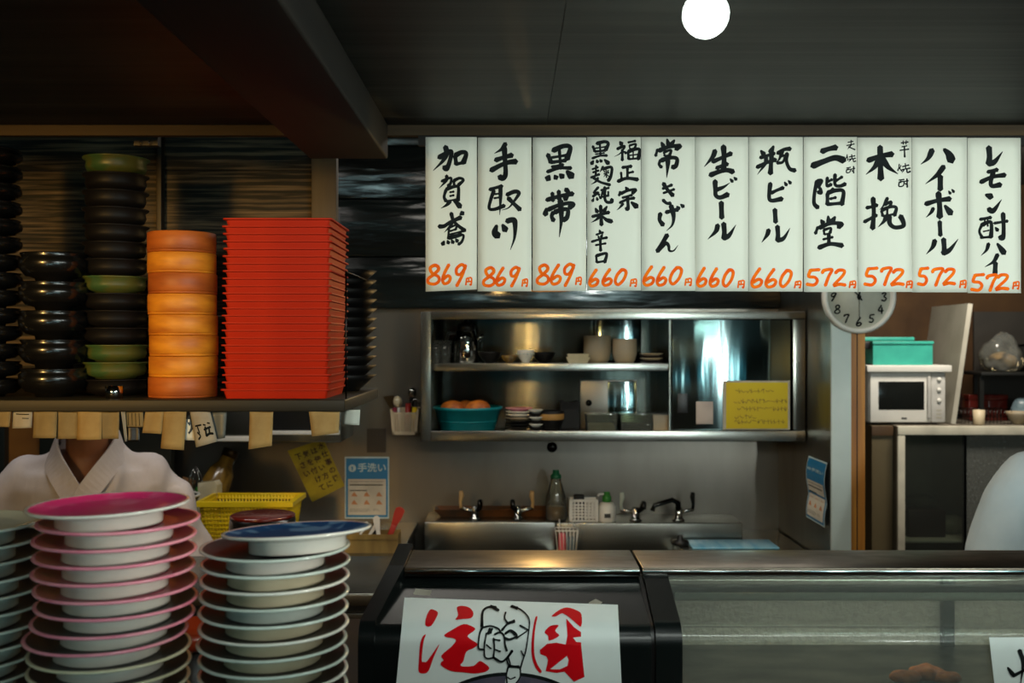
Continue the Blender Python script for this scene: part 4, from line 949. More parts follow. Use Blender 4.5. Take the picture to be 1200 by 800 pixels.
# support inside bowl: more buns under
for k, (dx, dy) in enumerate(((-.05,.0),(.05,.0),(0,-.05),(0,.05))):
    g = MB(); g.ball((0,0,0), .042, sx=1.0, sy=.9, sz=.72, n=16)
    o = g.build('bread_bun', M_bread, None, (t.location.x+dx, t.location.y+dy, LO+.042)); tag(o, 'golden bread bun low in the teal bowl, under the visible ones', 'bread', 'buns low in the teal bowl')
for k in range(8):
    simple('side_dish', [(0,0),(.03,0),(.034,.004),(.052,.010),(.05,.0118),(.03,.006),(0,.006)], [M_white_c, M_blkm, M_blkm, M_blkm, M_stone, M_white_c, M_white_c, M_pinkrim][k], (X(608,3.74)+random.uniform(-.001,.001), 3.74, LO+k*.0118),
        'small dish, '+from_top(7-k, 8)+' in the stack beside the teal bowl', 'dish', 'dishes stacked beside the teal bowl')
for k in range(7):
    simple('saucer', [(0,0),(.016,0),(.018,.004),(.027,.011),(.0255,.0125),(.016,.006),(0,.006)], M_white_c if k % 2 == 0 else M_blkm, (X(628,3.69), 3.69, LO+k*.013),
        'little saucer, '+from_top(6-k, 7)+' in the narrow striped stack', 'saucer', 'saucers in the striped stack')
t = thing('noodle_bowl', 'black bowl with tan figured band on the lower shelf', 'bowl', on(645, 3.72, LO))
MB().lathe([(0,0),(.028,0),(.03,.01),(.046,.04),(.05,.085),(.046,.085),(.04,.04),(.024,.014),(0,.013)], 32).build('body', M_blkm, t)
MB().lathe([(.0495,.052),(.0513,.056),(.0519,.068),(.0515,.074)], 32).build('painted_band', M_ctn, t)
g = MB()
t = thing('black_jug', 'black square jug with two pointed corners beside the tan banded bowl', 'jug', on(667, 3.76, LO))
g = MB(); rg = lambda h_, z, up=0: [(-h_, -h_, z+up), (0, -h_, z), (h_, -h_, z+up), (h_, 0, z), (h_, h_, z+up), (0, h_, z), (-h_, h_, z+up), (-h_, 0, z)]
g.loft([rg(.033,0), rg(.036,.02), rg(.034,.09), rg(.036,.112,.008), rg(.031,.112,.008), rg(.03,.02)], smooth=False); g.build('body', M_blkm, t)
for k, (px, wd_, lab) in enumerate(((704, .12, 'clear plastic tub of pale food at the left of the lower shelf tubs'), (744, .125, 'clear plastic tub with dark contents in the middle of the lower shelf tubs'), (774, .075, 'brownish plastic tub at the right end of the lower shelf'))):
    t = thing('plastic_tub', lab, 'tub', on(px, 3.74, LO), group='plastic tubs on the lower shelf')
    g = MB(); rg = lambda hx_, hy_, z: [(sx*hx_, sy*hy_, z) for sx, sy in ((1,1),(-1,1),(-1,-1),(1,-1))]
    h_ = wd_/2-.002
    g.loft([rg(h_*.92,.05,0), rg(h_,.055,.07), rg(h_-.003,.052,.07), rg(h_*.9,.047,.003)], smooth=False); g.build('body', M_pet if k < 2 else M_stone, t)
    MB().box(-h_*.85, h_*.85, -.044, .044, .004, .035, bev=.008).build('contents', (M_grp, M_brown_and_shade, M_brown_and_shade)[k], t)
    MB().box(-h_-.001, h_+.001, -.056, .056, .0705, .076, bev=.002).build('lid', M_pet, t)
t = thing('steel_panel_door', 'steel sliding panel standing at the back of the lower bay', 'panel', on(712, 3.94, LO))
MB().box(-.11, .115, -.004, .006, 0, .19, bev=.002).build('panel', M_steel, t)
MB().lathe([(0,0),(.012,0),(.013,.002),(0,.003)], 20, M=Matrix.Translation((-.075,-.0045,.10)) @ Matrix.Rotation(PI/2, 4, 'X')).build('finger_hole', M_dchrome, t)
MB().box(.0, .112, -.008, -.0045, 0, .185, bev=.002).build('shiny_sheet', M_door_steel, t)

# ------------------------------------------------------------------ sink and taps
LD = 3.78; LEDZ = Z(611.5, LD)
sk = thing('sink_unit', 'stainless sink with a raised back ledge along the steel wall', 'sink', (0,0,0))
g = MB()
g.box(X(497,LD), X(651,LD), LD, 3.998, 0.80, LEDZ, bev=.004); g.box(X(652,LD), X(871,LD), LD+.012, 3.998, 0.80, LEDZ-.006, bev=.004)
g.build('back_ledge', M_steel2, sk)
g = MB()
for a, b in ((X(497,LD), X(651,LD)), (X(652,LD), X(790,LD))):
    g.box(a, b, 3.34, 3.36, 0.6, 0.82, bev=.003); g.box(a, a+.015, 3.36, LD, 0.6, 0.82); g.box(b-.015, b, 3.36, LD, 0.6, 0.82); g.box(a, b, 3.34, LD, 0.58, 0.6)
g.build('basin', M_steel2, sk)
g = MB(); g.box(X(790,LD)+.002, 1.064, 3.34, 3.998, 0.825, 0.865, bev=.004); g.build('drainboard', M_steel2, sk)
for x in (X(500,LD), .02, .4, 1.0):
    g = MB(); g.box(x, x+.035, 3.36, 3.395, 0, 0.58 if x < .6 else .825); g.build('leg', M_dchrome, sk)
    MB().box(x, x+.035, 3.9, 3.935, 0, 0.8 if x < .6 else .825).build('leg', M_dchrome, sk)
tr_ = thing('rusty_tray', 'dark rusty metal tray lying on the sink ledge behind the left taps', 'tray', (X(578,3.93), 3.925, LEDZ+.0005))
g = MB(); rg = lambda hx_, hy_, z: [(sx*hx_, sy*hy_, z) for sx, sy in ((1,1),(-1,1),(-1,-1),(1,-1))]
g.loft([rg(.205,.03,0), rg(.23,.05,.03), rg(.226,.047,.03), rg(.2,.028,.003)], smooth=False)
g.build('body', mat('rusty_metal', (60,46,32), .5, .3, col2=(110,66,28), scale=(9,9,9)), tr_)
o = MB().tube([(-.02,0,.006),(.03,-.01,.008),(.07,.0,.006)], [.012,.014,.008], 10).build('sponge', mat('brown_sponge', (150,92,44), .9), None, (X(592,3.90), 3.925, LEDZ+.006)); tag(o, 'brown sponge lying in the rusty tray between the left taps', 'sponge')
def tap(px, lever_m, label, side, low=False, long=False):
    d = 3.85; z = LEDZ+.0005 if px < 651 else LEDZ-.0055
    t = thing('sink_tap', label, 'tap', (X(px, d), d, z), group='taps on the sink ledge')
    MB().lathe([(0,0),(.024,0),(.024,.006),(.016,.01),(.016,.04),(.014,.05),(0,.052)], 20).build('body', M_chrome, t)
    s = side
    if not long:
        MB().tube([(0,0,.03),(s*.02,-.03,.05),(s*.022,-.05,.075),(s*.02,-.09,.08),(s*.018,-.1,.06)], [.011,.010,.0095,.009,.009], 10).build('spout', M_dchrome, t)
    else:
        MB().tube([(0,0,.03),(-s*.005,-.02,.07),(-s*.03,-.04,.085),(-s*.10,-.05,.065),(-s*.108,-.05,.045)], [.011,.011,.010,.009,.010], 10).build('spout', M_dchrome, t)
    lv = s*-1 if not long else s
    MB().tube([(0,0,.03),(lv*.03,0,.036),(lv*.058,0,.042)], .007, 8).build('stem', M_chrome, t)
    MB().tube([(lv*.055,0,.04),(lv*.057,-.002,.065),(lv*.053,-.004,.09),(lv*.055,-.006,.108)], [.006,.0065,.010,.008], 10).build('lever', lever_m, t)
tanl = mat('tan_lever', (206,168,112), .4)
tap(557, tanl, 'chrome tap with tan lever, first from the left on the sink ledge', 1)
tap(607, tanl, 'chrome tap with tan lever, second from the left by the rusty tray', -1)
tap(745, M_cel_c, 'dark chrome tap with pale lever right of the white soap bottle', 1)
tap(795, M_dchrome, 'dark chrome tap with long swung spout, rightmost on the ledge', 1, long=True)
# detergent bottle
z = LEDZ+.0005
t = thing('detergent_bottle', 'clear detergent bottle with green cap at the ledge', 'bottle', (X(651.5,3.83), 3.83, z))
MB().lathe([(0,0),(.038,0),(.04,.004),(.041,.05),(.038,.09),(.026,.13),(.02,.15),(.02,.158),(0,.159)], 28).build('body', M_pet, t)
MB().lathe([(0,.004),(.036,.004),(.037,.05),(0,.05)], 24).build('liquid', M_liq, t)
MB().lathe([(0,.159),(.021,.159),(.021,.172),(.014,.176),(.012,.19),(0,.191)], 20).build('cap', M_gcap, t)
z = LEDZ-.0055
t = thing('sponge_basket', 'white perforated plastic basket on the sink ledge', 'basket', (X(683.5,3.83), 3.83, z))
def perforated(g, w_, h_, nx, ny, y, bar, th, z0=0.0, M=None):
    """a panel of bars, w_ wide from x=-w_/2, with nx by ny holes"""
    g.box(-w_/2, w_/2, y, y+th, z0, z0+bar*1.6, M); g.box(-w_/2, w_/2, y, y+th, z0+h_-bar*1.6, z0+h_, M)
    for i in range(nx+1):
        c = -w_/2+bar+(w_-2*bar)*i/nx; e_ = bar*(1.6 if i in (0, nx) else 1)/2; g.box(max(-w_/2, c-e_), min(w_/2, c+e_), y+.0002, y+th-.0002, z0+bar, z0+h_-bar, M)
    for j in range(1, ny):
        c = z0+bar*1.6+(h_-3.2*bar)*j/ny; g.box(-w_/2+bar, w_/2-bar, y+.0004, y+th-.0004, c-bar/2, c+bar/2, M)
g = MB(); w_, h_ = 33*3.8/F, 27*3.8/F
perforated(g, w_, h_, 7, 6, -.03, .006, .003); perforated(g, w_, h_, 7, 6, .028, .006, .003)
for s in (-1, 1): g.box(s*w_/2-.0015, s*w_/2+.0015, -.03, .031, 0, h_)
g.box(-w_/2, w_/2, -.03, .031, 0, .003); g.build('basket', M_wpl, t)
o = MB().box(-.02, .02, -.012, .012, 0, .1, bev=.006).build('scouring_pad', M_blkm, None, (X(682,3.83)-.012, 3.83, z+.0035)); tag(o, 'black scouring pad sticking out of the white basket', 'scouring pad')
t = thing('soap_bottle', 'round white soap bottle with green pump cap right of the basket', 'bottle', (X(711,3.83), 3.83, z))
MB().lathe([(0,0),(.032,0),(.034,.004),(.034,.055),(.026,.07),(.016,.074),(0,.075)], 28).build('body', M_wpl, t)
MB().lathe([(0,.075),(.017,.075),(.018,.095),(.012,.1),(.012,.112),(0,.113)], 20).build('cap', mat('leaf_green_cap', (52,130,50), .4), t)
MB().tube([(0,0,.106),(-.03,-.004,.104),(-.034,-.004,.096)], .004, 8).build('nozzle', M_wpl, t)
MB().box(-.012, .012, -.0355, -.0335, .018, .034).build('label_print', M_greyink, t)
# wire caddy hanging on the ledge front
t = thing('wire_caddy', 'white wire caddy hooked on the front of the sink ledge', 'caddy', (X(664,3.74), 3.742, LEDZ-.11))
g = MB(); cw, cd_, ch_ = .042, .032, .09
lp_ = lambda z, w1, d1: [(-w1,-d1,z),(w1,-d1,z),(w1,d1,z),(-w1,d1,z)]
g.tube(lp_(ch_, cw, cd_), .0022, 6, True); g.tube(lp_(0, cw*.8, cd_*.8), .0018, 6, True)
for k in range(7):
    u = -1+2*k/6
    for sy in (-1, 1): g.tube([(u*cw*.8, sy*cd_*.8, 0), (u*cw, sy*cd_, ch_)], .0012, 5)
for k in range(4):
    u = -1+2*k/3
    for sx in (-1, 1): g.tube([(sx*cw*.8, u*cd_*.8, 0), (sx*cw, u*cd_, ch_)], .0012, 5)
    g.tube([(-cw*.8, u*cd_*.8, 0), (cw*.8, u*cd_*.8, 0)], .0012, 5)
for sx in (-.6, .6): g.tube([(sx*cw, cd_, ch_), (sx*cw, cd_+.002, .118), (sx*cw, cd_+.03, .118)], .0018, 5)
g.build('wire_frame', M_wpl, t)
o = MB().box(-.03, -.004, -.02, .02, .003, .075, bev=.006).build('sponge', M_pinkpl, None, t.location); tag(o, 'pink sponge in the wire caddy', 'sponge')
o = MB().box(.002, .03, -.02, .02, .003, .06, bev=.006).build('sponge', mat('grey_blue_sponge', (96,112,116), .9), None, t.location); tag(o, 'grey blue sponge in the wire caddy', 'sponge')
# stopper and added blue sheet imitating a reflection on drainboard
o = MB().lathe([(0,0),(.03,0),(.034,.006),(.03,.016),(.012,.02),(.01,.035),(0,.037)], 24).build('drain_plug', M_grill, None, (X(797,3.70), 3.70, .8655)); tag(o, 'black rubber plug on the drainboard edge', 'plug')
o = MB().box(X(806,3.72), X(905,3.72), 3.62, 3.77, .8655, .8715, bev=.002).build('blue_reflection_sheet', mat('pale_blue_reflection', (90,170,210), .25, col2=(150,205,225), scale=(20,3,3), coat=.3)); tag(o, 'pale blue sheet imitating a reflection on the drainboard by the plug', 'board')
# stain square and round patch on wall
o = MB().box(X(430,3.995), X(452,3.995), 3.993, 3.9985, Z(530,3.995), Z(502,3.995)).build('tape_patch', mat('brown_tape', (62,50,34), .6)); tag(o, 'dark brown tape square on the steel wall above the blue poster', 'tape')
o = MB().lathe([(0,0),(.02,0),(.021,.003),(0,.004)], 24, M=Matrix.Rotation(PI/2, 4, 'X')).build('suction_disc', M_dchrome, None, (X(647,3.99), 3.998, Z(524,3.99))); tag(o, 'small grey disc stuck on the wall under the cabinet', 'disc')

# ------------------------------------------------------------------ posters
def poster(px0, px1, py0, py1, label, M):
    """hand washing poster; M maps (u across, v down, off) in 0..1 to 3D"""
    t = thing('poster', label, 'poster')
    def quad(u0, u1, v0, v1, off, m, nm, nseg=8):
        g = MB(); vs = []
        for j in range(nseg+1):
            v = v0+(v1-v0)*j/nseg; vs += [M(u0, v, off), M(u1, v, off)]
        g._add(vs, [(2*j, 2*j+1, 2*j+3, 2*j+2) for j in range(nseg)]); return g.build(nm, m, t)
    quad(0, 1, 0, 1, 0.0, M_lblue, 'sheet'); quad(.03, .97, .025, .975, .0006, M_blue, 'blue_panel'); quad(.075, .93, .36, .94, .0012, mat('poster_white', (214,206,190), .6), 'white_panel')
    a = (px1-px0)/(py1-py0)
    g = MB(); fo = lambda u, v, off=.0012: M(u, v, off)
    pt = [(.17+.085*math.cos(k*PI/8), .185+.085*a*math.sin(k*PI/8)) for k in range(16)]
    g.poly([pt], lambda u, v: M(u, v, .0012))
    text_mesh('手洗い', .19, g, lambda x, y: M(.615+x*1.15, .185-y*a*1.1, .0012), .004)
    g.build('title_lettering', M_lblue, t, recalc=False)
    g = MB(); g.strip([(.17,.165),(.17,.19)], .035, lambda u, v: M(u, v, .0016)); g.strip([(.17,.208),(.17,.213)], .035, lambda u, v: M(u, v, .0016)); g.build('mark', M_blue, t, recalc=False)
    g = MB(); rr = random.Random(5)
    for v, u0, u1, th_ in ((.40,.12,.88,.008),(.455,.12,.86,.02),(.545,.12,.5,.018),(.845,.12,.55,.006),(.865,.12,.58,.006),(.885,.12,.52,.006),(.845,.64,.76,.006),(.865,.64,.78,.006)):
        u = u0
        while u < u1:
            l = rr.uniform(.02,.07); g.strip([(u, v), (min(u1, u+l), v)], th_, fo, 1); u += l+.012
    g.build('small_print', M_greyink, t, recalc=False)
    for r_ in (.61, .74):
        for c_ in (.22, .5, .78):
            g = MB(); g.poly([[(c_-.07, r_+.03), (c_-.04, r_-.02), (c_, r_-.045), (c_+.03, r_-.01), (c_+.075, r_+.03)]], lambda u, v: M(u, v, .0018)); g.build('hand_picture', mat('peach_print', (206,140,96), .6), t, recalc=False)
    return t
D4 = 3.996
poster(404, 456, 535, 608, 'blue and white hand washing poster on the steel wall left of the sink', lambda u, v, off: Vector((X(404+52*u, D4), D4-off, Z(535+72.5*v, D4))))
def side_poster(u, v, off):
    y = 3.573-0.212*u; k = 0.010*math.sin(v*5.2)
    return Vector((1.0685-off-0.004-abs(k), y, Z(538, 3.46)-v*(74*3.46/F)))
poster(949, 971, 537, 613, 'blue hand washing poster curling on the side wall by the pale pillar', side_poster)
# yellow note on wall
yn = thing('yellow_note', 'crooked yellow handwritten note on the steel wall left of the blue poster', 'note', (0, D4, 0))
q4 = [(337,528),(379,514),(404,569),(366,588)]
def onq(u, v, off=0.0):
    a = Vector(q4[0]).lerp(Vector(q4[1]), u); b = Vector(q4[3]).lerp(Vector(q4[2]), u); c = a.lerp(b, v); return Vector((X(c.x, D4), -off, Z(c.y, D4)))
g = MB(); g._add([onq(0,0,.001), onq(1,0,.001), onq(1,1,.001), onq(0,1,.001), onq(0,0,-.001), onq(1,0,-.001), onq(1,1,-.001), onq(0,1,-.001)], [(0,1,2,3),(4,5,6,7),(0,1,5,4),(1,2,6,5),(2,3,7,6),(3,0,4,7)]); g.build('paper', M_noted, yn)
g = MB(); fo = lambda u, v: onq(u, v, .0016)
cols = ((.87, '水仕事の後'), (.64, 'は使い方に'), (.42, '気を付けて'), (.2, '下さい'))
for u, tx in cols:
    for k, ch in enumerate(tx):
        vv = .12+.17*k+ (0.05 if u < .8 else 0)
        text_mesh(ch, .17, g, lambda x, y, u=u, vv=vv: fo(u+x*1.1, vv-y*.78), .004)
g.build('handwriting', mat('dark_red_ink', (60,26,20), .6), yn, recalc=False)

# ------------------------------------------------------------------ left back counter and things on it
BC = 0.895
bc = thing('kitchen_counter', 'stainless work counter with drawers along the back wall at left', 'counter', (0,0,0))
cx0, cx1 = -2.0, X(470, 3.4)
MB().box(cx0, cx1, 3.34, 3.998, BC-.03, BC, bev=.003).build('worktop', M_steel2, bc)
MB().box(cx0+.01, cx1-.01, 3.37, 3.99, 0.05, BC-.0305).build('carcass', M_steel, bc)
for r_ in range(4):
    z1 = BC-.04-r_*.075
    dw = MB().box(cx1-.62, cx1-.02, 3.352, 3.3695, z1-.07, z1, bev=.003).build('drawer', M_steel2, bc)
    MB().tube([(cx1-.2, 3.352, z1-.03), (cx1-.2, 3.335, z1-.035), (cx1-.1, 3.335, z1-.035), (cx1-.1, 3.352, z1-.03)], .004, 8).build('handle', M_chrome, dw)
MB().box(cx1-.62, cx1-.02, 3.352, 3.3695, .06, BC-.345, bev=.003).build('door', M_steel, bc)
# yellow basket
d = 3.5
t = thing('yellow_basket', 'yellow plastic mesh basket on the back counter', 'basket', (X(291,d), d+.05, BC+.0005))
g = MB(); wb, wt, db, dt, hh = .136, .156, .080, .098, .165
wall = []
def bpanel(p0, p1, p2, p3, nx, ny):
    """mesh wall between bottom p0-p1 and top p3-p2"""
    p0, p1, p2, p3 = map(Vector, (p0, p1, p2, p3))
    for i in range(nx+1):
        u = i/nx; a = p0.lerp(p1, u); b = p3.lerp(p2, u); g.tube([a, b], .0036, 4)
    for j in range(ny+1):
        v = j/ny; a = p0.lerp(p3, v); b = p1.lerp(p2, v); g.tube([a, b], .0042, 4)
B = [(-wb,-db,0.003),(wb,-db,0.003),(wb,db,0.003),(-wb,db,0.003)]; T = [(-wt,-dt,hh),(wt,-dt,hh),(wt,dt,hh),(-wt,dt,hh)]
for a in range(4):
    b_ = (a+1) % 4; bpanel(B[a], B[b_], T[b_], T[a], 26 if a % 2 == 0 else 14, 11)
for i in range(25): g.tube([(-wb+2*wb*i/24, -db, .003), (-wb+2*wb*i/24, db, .003)], .0026, 4)
g.build('mesh_body', M_yel, t)
g = MB()
ro = [(-wt-.014,-dt-.012),(wt+.014,-dt-.012),(wt+.014,dt+.012),(-wt-.014,dt+.012)]
ri_ = [(-wt+.002,-dt+.002),(wt-.002,-dt+.002),(wt-.002,dt-.002),(-wt+.002,dt-.002)]
vs = [(x, y, hh+.004) for x, y in ro]+[(x, y, hh+.006) for x, y in ri_]+[(x, y, hh-.012) for x, y in ro]+[(x, y, hh-.012) for x, y in ri_]
f = []
for k in range(4):
    j = (k+1) % 4; f += [(k, j, 4+j, 4+k), (k, 8+k, 8+j, j), (4+k, 4+j, 12+j, 12+k), (8+k, 12+k, 12+j, 8+j)]
g._add(vs, f); g.build('rim', M_yel, t)
# lacquer tub
t = thing('rice_tub', 'black lacquer tub with dark red lid in front of the yellow basket', 'tub', (X(308,2.55), 2.55, 0))
tz = Z(622, 2.55)
# prep table behind the counter (carries the tub)
pt_ = thing('prep_table', 'low stainless prep table hidden behind the plate stacks', 'table', (X(330,2.5), 2.45, 0))
PTZ = 1.05
MB().box(-.32, .32, -.2, .2, PTZ-.03, PTZ, bev=.004).build('table_top', M_steel2, pt_)
for sx in (-.28, .28):
    for sy in (-.16, .16): MB().box(sx-.015, sx+.015, sy-.015, sy+.015, 0, PTZ-.0305).build('leg', M_dchrome, pt_)
t.location.z = PTZ+.0005; hh = Z(604, 2.55)-PTZ
r_ = 37.5*2.55/F
MB().lathe([(0,0),(r_*1.05,0),(r_*1.1,.005),(r_*1.02,hh*.8),(r_*1.0,hh-.004),(0,hh-.004)], 40).build('body', M_blk, t)
MB().lathe([(0,hh-.0035),(r_*.99,hh-.0035),(r_*.99,hh+.002),(r_*.93,hh+.004),(0,hh+.003)], 40).build('lid', M_dkred, t)
# utensil crate
d = 3.46
t = thing('utensil_crate', 'small bamboo crate of spatulas at the end of the back counter', 'crate', (X(437,d), d, BC+.0005))
cw = 31*d/F; chh = .062
g = MB(); g.box(-cw, cw, -.05, -.044, 0, chh); g.box(-cw, cw, .044, .05, 0, chh); g.box(-cw, -cw+.006, -.044, .044, 0, chh); g.box(cw-.006, cw, -.044, .044, 0, chh); g.box(-cw, cw, -.044, .044, 0, .005)
g.box(-cw-.002, cw+.002, -.053, -.049, chh-.014, chh+.002); g.build('box', M_crate, t)
def spatula(dx, dy, lean, L_, w_, m, label, cat='spatula', flare=1.0):
    Mx = Matrix.Translation(Vector(t.location)+Vector((dx, dy, .006))) @ Matrix.Rotation(lean, 4, 'Y')
    g = MB(); g.box(-w_/2*.6, w_/2*.6, -.004, .004, 0, L_*.55, Mx, bev=.002); g.prism([(-w_/2*.6, L_*.55), (w_/2*.6, L_*.55), (w_/2*flare, L_*.8), (w_/2*flare, L_*.95), (w_/2*.4*flare, L_), (-w_/2*.4*flare, L_), (-w_/2*flare, L_*.95), (-w_/2*flare, L_*.8)], 'y', -.003, .003, Mx)
    o = g.build('spatula', m); tag(o, label, cat)
spatula(-.045, 0, math.radians(35), .11, .014, M_wpl, 'slim white handle leaning right in the bamboo crate')
spatula(-.07, .02, math.radians(28), .1, .012, M_wpl, 'thin pale handle at the left in the bamboo crate')
spatula(.028, -.01, math.radians(-8), .115, .022, M_wpl, 'white upright handle in the middle of the bamboo crate')
spatula(.04, .02, math.radians(22), .15, .032, M_redpl, 'dark red paddle leaning right out of the bamboo crate')
spatula(-.005, .022, math.radians(10), .10, .026, M_grill, 'black handle between the pale ones in the bamboo crate')
# hanging jar, tongs, green and white box
t = thing('amber_bottle', 'tilted amber bottle leaning on the wall over the yellow basket', 'bottle', (X(236,3.86), 3.80, BC+.022), (math.radians(-14), math.radians(22), 0))
k = Z(528, 3.85)-BC-.02
MB().lathe([(0,.014),(.05,.014),(.056,.02),(.058,k*.55),(.05,k*.78),(.03,k*.9),(.028,k),(0,k)], 28).build('body', M_brass, t)
MB().lathe([(0,k),(.03,k),(.031,k+.03),(0,k+.031)], 20).build('cap', M_shade, t)
t = thing('steel_whisk', 'wire whisk standing by the amber bottle', 'whisk', (X(229,3.66), 3.70, BC+.0005))
g = MB()
zt = Z(546, 3.7)-BC
MB().tube([(-.022,0,.0),(-.012,0,zt*.55)], .011, 8).build('handle', M_dchrome, t)
for a in range(4):
    c_, s_2 = math.cos(a*PI/4), math.sin(a*PI/4)
    g.tube([(-.012,0,zt*.55)]+[(-.012+.026*math.sin(u*PI)*c_*(1 if u < 2 else 1), .026*math.sin(u*PI)*s_2, zt*.55+zt*.45*u) for u in (.2,.4,.6,.8,1.0)], .0016, 5)
    g.tube([(-.012,0,zt*.55)]+[(-.012-.026*math.sin(u*PI)*c_, -.026*math.sin(u*PI)*s_2, zt*.55+zt*.45*u) for u in (.2,.4,.6,.8,1.0)], .0016, 5)
g.build('wires', M_chrome, t)
t = thing('sponge_box', 'white and green packet standing left of the yellow basket rim', 'packet', (X(246,3.68), 3.67, BC+.0005), (0, 0, -.2))
hh = Z(562, 3.68)-BC
MB().prism([(-.036,0),(.04,0),(.042,hh*.93),(.03,hh),(-.034,hh*.96)], 'y', -.02, .02).build('body', M_cream_c, t)
MB().prism([(-.043,0),(-.0362,0),(-.0342,hh*.9),(-.043,hh*.88)], 'y', -.02, .02).build('green_edge', mat('leaf_green_print', (40,120,40), .5), t)
t = thing('enamel_bowl', 'white rimmed bowl behind the pink plate, left of the yellow basket', 'bowl', (X(201,3.5), 3.52, BC+.0005))
hb = Z(582, 3.5)-BC
MB().lathe([(0,0),(.045,0),(.05,.01),(.075,hb*.8),(.088,hb-.004),(.09,hb),(.086,hb),(.07,hb*.8),(.045,.016),(0,.014)], 36).build('body', M_steel2, t)
MB().tube([(.088*math.cos(2*PI*k/36), .088*math.sin(2*PI*k/36), hb+.002) for k in range(36)], .004, 6, True).build('rim', M_wpl, t)
o = MB().tube([(0,0,0),(.02,.0,.12),(.05,.02,.21)], [.016,.02,.026], 10).build('rolled_cloth', mat('brown_cloth', (110,74,34), .8, col2=(80,54,26)), None, (X(200,3.62)-.02, 3.72, BC+.0005)); tag(o, 'brown cloth roll standing left of the whisk', 'cloth')
# dark fridge, orange door, back left
t = thing('dark_refrigerator', 'dark green refrigerator front behind the cook', 'refrigerator', (0, 0, 0))
MB().box(-2.0, X(130,3.75)+.0, 3.90, 3.998, BC+.001, 1.70).build('side_panel', M_opanel, t)
MB().box(X(48.5,3.88), X(203,3.88), 3.86, 3.899, BC+.001, 1.72, bev=.004).build('door', M_dpanel, t)
MB().box(-2.1, X(8,3.88), 3.86, 3.899, BC+.001, 1.72, bev=.004).build('door', M_dpanel, t)
# steel box under hood on wall (behind tags)
t = thing('steel_wall_box', 'stainless wall box with dark slot seen under the shelf', 'wall box', (0, 0, 0))
MB().box(X(232,3.72), X(400,3.72), 3.72, 3.998, Z(518,3.72), Z(440,3.72), bev=.004).build('housing', M_steel2, t)
MB().box(X(320,3.72), X(365,3.72), 3.716, 3.7195, Z(504,3.72), Z(445,3.72)).build('slot', M_grill, t)
MB().box(X(318,3.71), X(398,3.71), 3.70, 3.719, Z(509,3.71), Z(504.5,3.71), bev=.002).build('ledge', M_wpl, t)
MB().box(X(245,3.71), X(292,3.71), 3.71, 3.719, Z(517,3.71), Z(511,3.71), bev=.002).build('ledge', M_wpl, t)
# utensil holder on wall
d = 3.93
t = thing('utensil_holder', 'beige slatted plastic holder on the wall beside the steel cabinet', 'holder', (X(475.5,d), d, Z(508,d)))
hw, hh = 16.5*d/F, 30*d/F
g = MB()
g.box(-hw*.85, hw*.85, -.05, -.046, 0, .012); g.box(-hw*.85, hw*.85, -.05, -.046, hh*.8, hh*.86)
for k in range(13): x = -hw*.7+1.4*hw*k/12; g.box(x-.0022, x+.0022, -.0495, -.0465, .012, hh*.84)
for s in (-1, 1):
    g.prism([(s*hw*.85, 0), (s*hw*.72, 0), (s*hw*.78, hh*.86), (s*hw, hh)], 'y', -.05, .06)
g.box(-hw, hw, .056, .06, 0, hh); g.box(-hw*.85, hw*.85, -.046, .056, 0, .004); g.build('holder', M_bpl, t)
def stick(dx, dy, lean, leny, L_, r_, m, label, cat, head=None, hm=None, name='utensil'):
    Mx = Matrix.Translation(Vector(t.location)+Vector((dx, dy, .005))) @ Matrix.Rotation(lean, 4, 'Y') @ Matrix.Rotation(leny, 4, 'X')
    rt = thing(name, label, cat)
    MB().tube([Mx @ Vector((0,0,0)), Mx @ Vector((0,0,L_))], r_, 8).build('shaft', m, rt)
    if head == 'ball': MB().ball((0,0,L_+.012), .018, Mx, sz=1.3, n=14).build('head', hm or m, rt)
    if head == 'loop': MB().tube([Mx @ Vector((.014*math.cos(a*PI/8), 0, L_+.014+.018*math.sin(a*PI/8))) for a in range(16)], .0022, 6, True).build('handle_loop', hm or m, rt)
    if head == 'flat': MB().prism([(-.008,L_),(.008,L_),(.022,L_+.045),(-.022,L_+.05)], 'y', -.003, .003, Mx).build('blade', hm or m, rt)
stick(-.035, .03, math.radians(-14), 0, .1, .006, M_shade, 'brown wooden brush leaning left in the beige holder', 'brush', 'flat', M_shade)
stick(-.018, -.01, math.radians(-6), 0, .11, .007, M_wpl, 'cream spoon with round head in the beige holder', 'spoon', 'ball', M_cream_c)
stick(-.036, -.02, math.radians(-3), 0, .10, .009, mat('plum_plastic', (128,36,56), .4), 'plum coloured pen at the left of the beige holder', 'pen')
stick(.006, 0, math.radians(2), 0, .115, .011, M_redpl, 'red handled tool in the middle of the beige holder', 'tool')
stick(.014, .03, math.radians(3), 0, .145, .009, M_dchrome, 'dark steel tool at the back of the beige holder', 'tool', 'ball', M_chrome)
stick(.030, -.01, math.radians(4), 0, .10, .010, M_yel, 'yellow handled scissors at the right of the beige holder', 'scissors', 'loop', M_chrome)

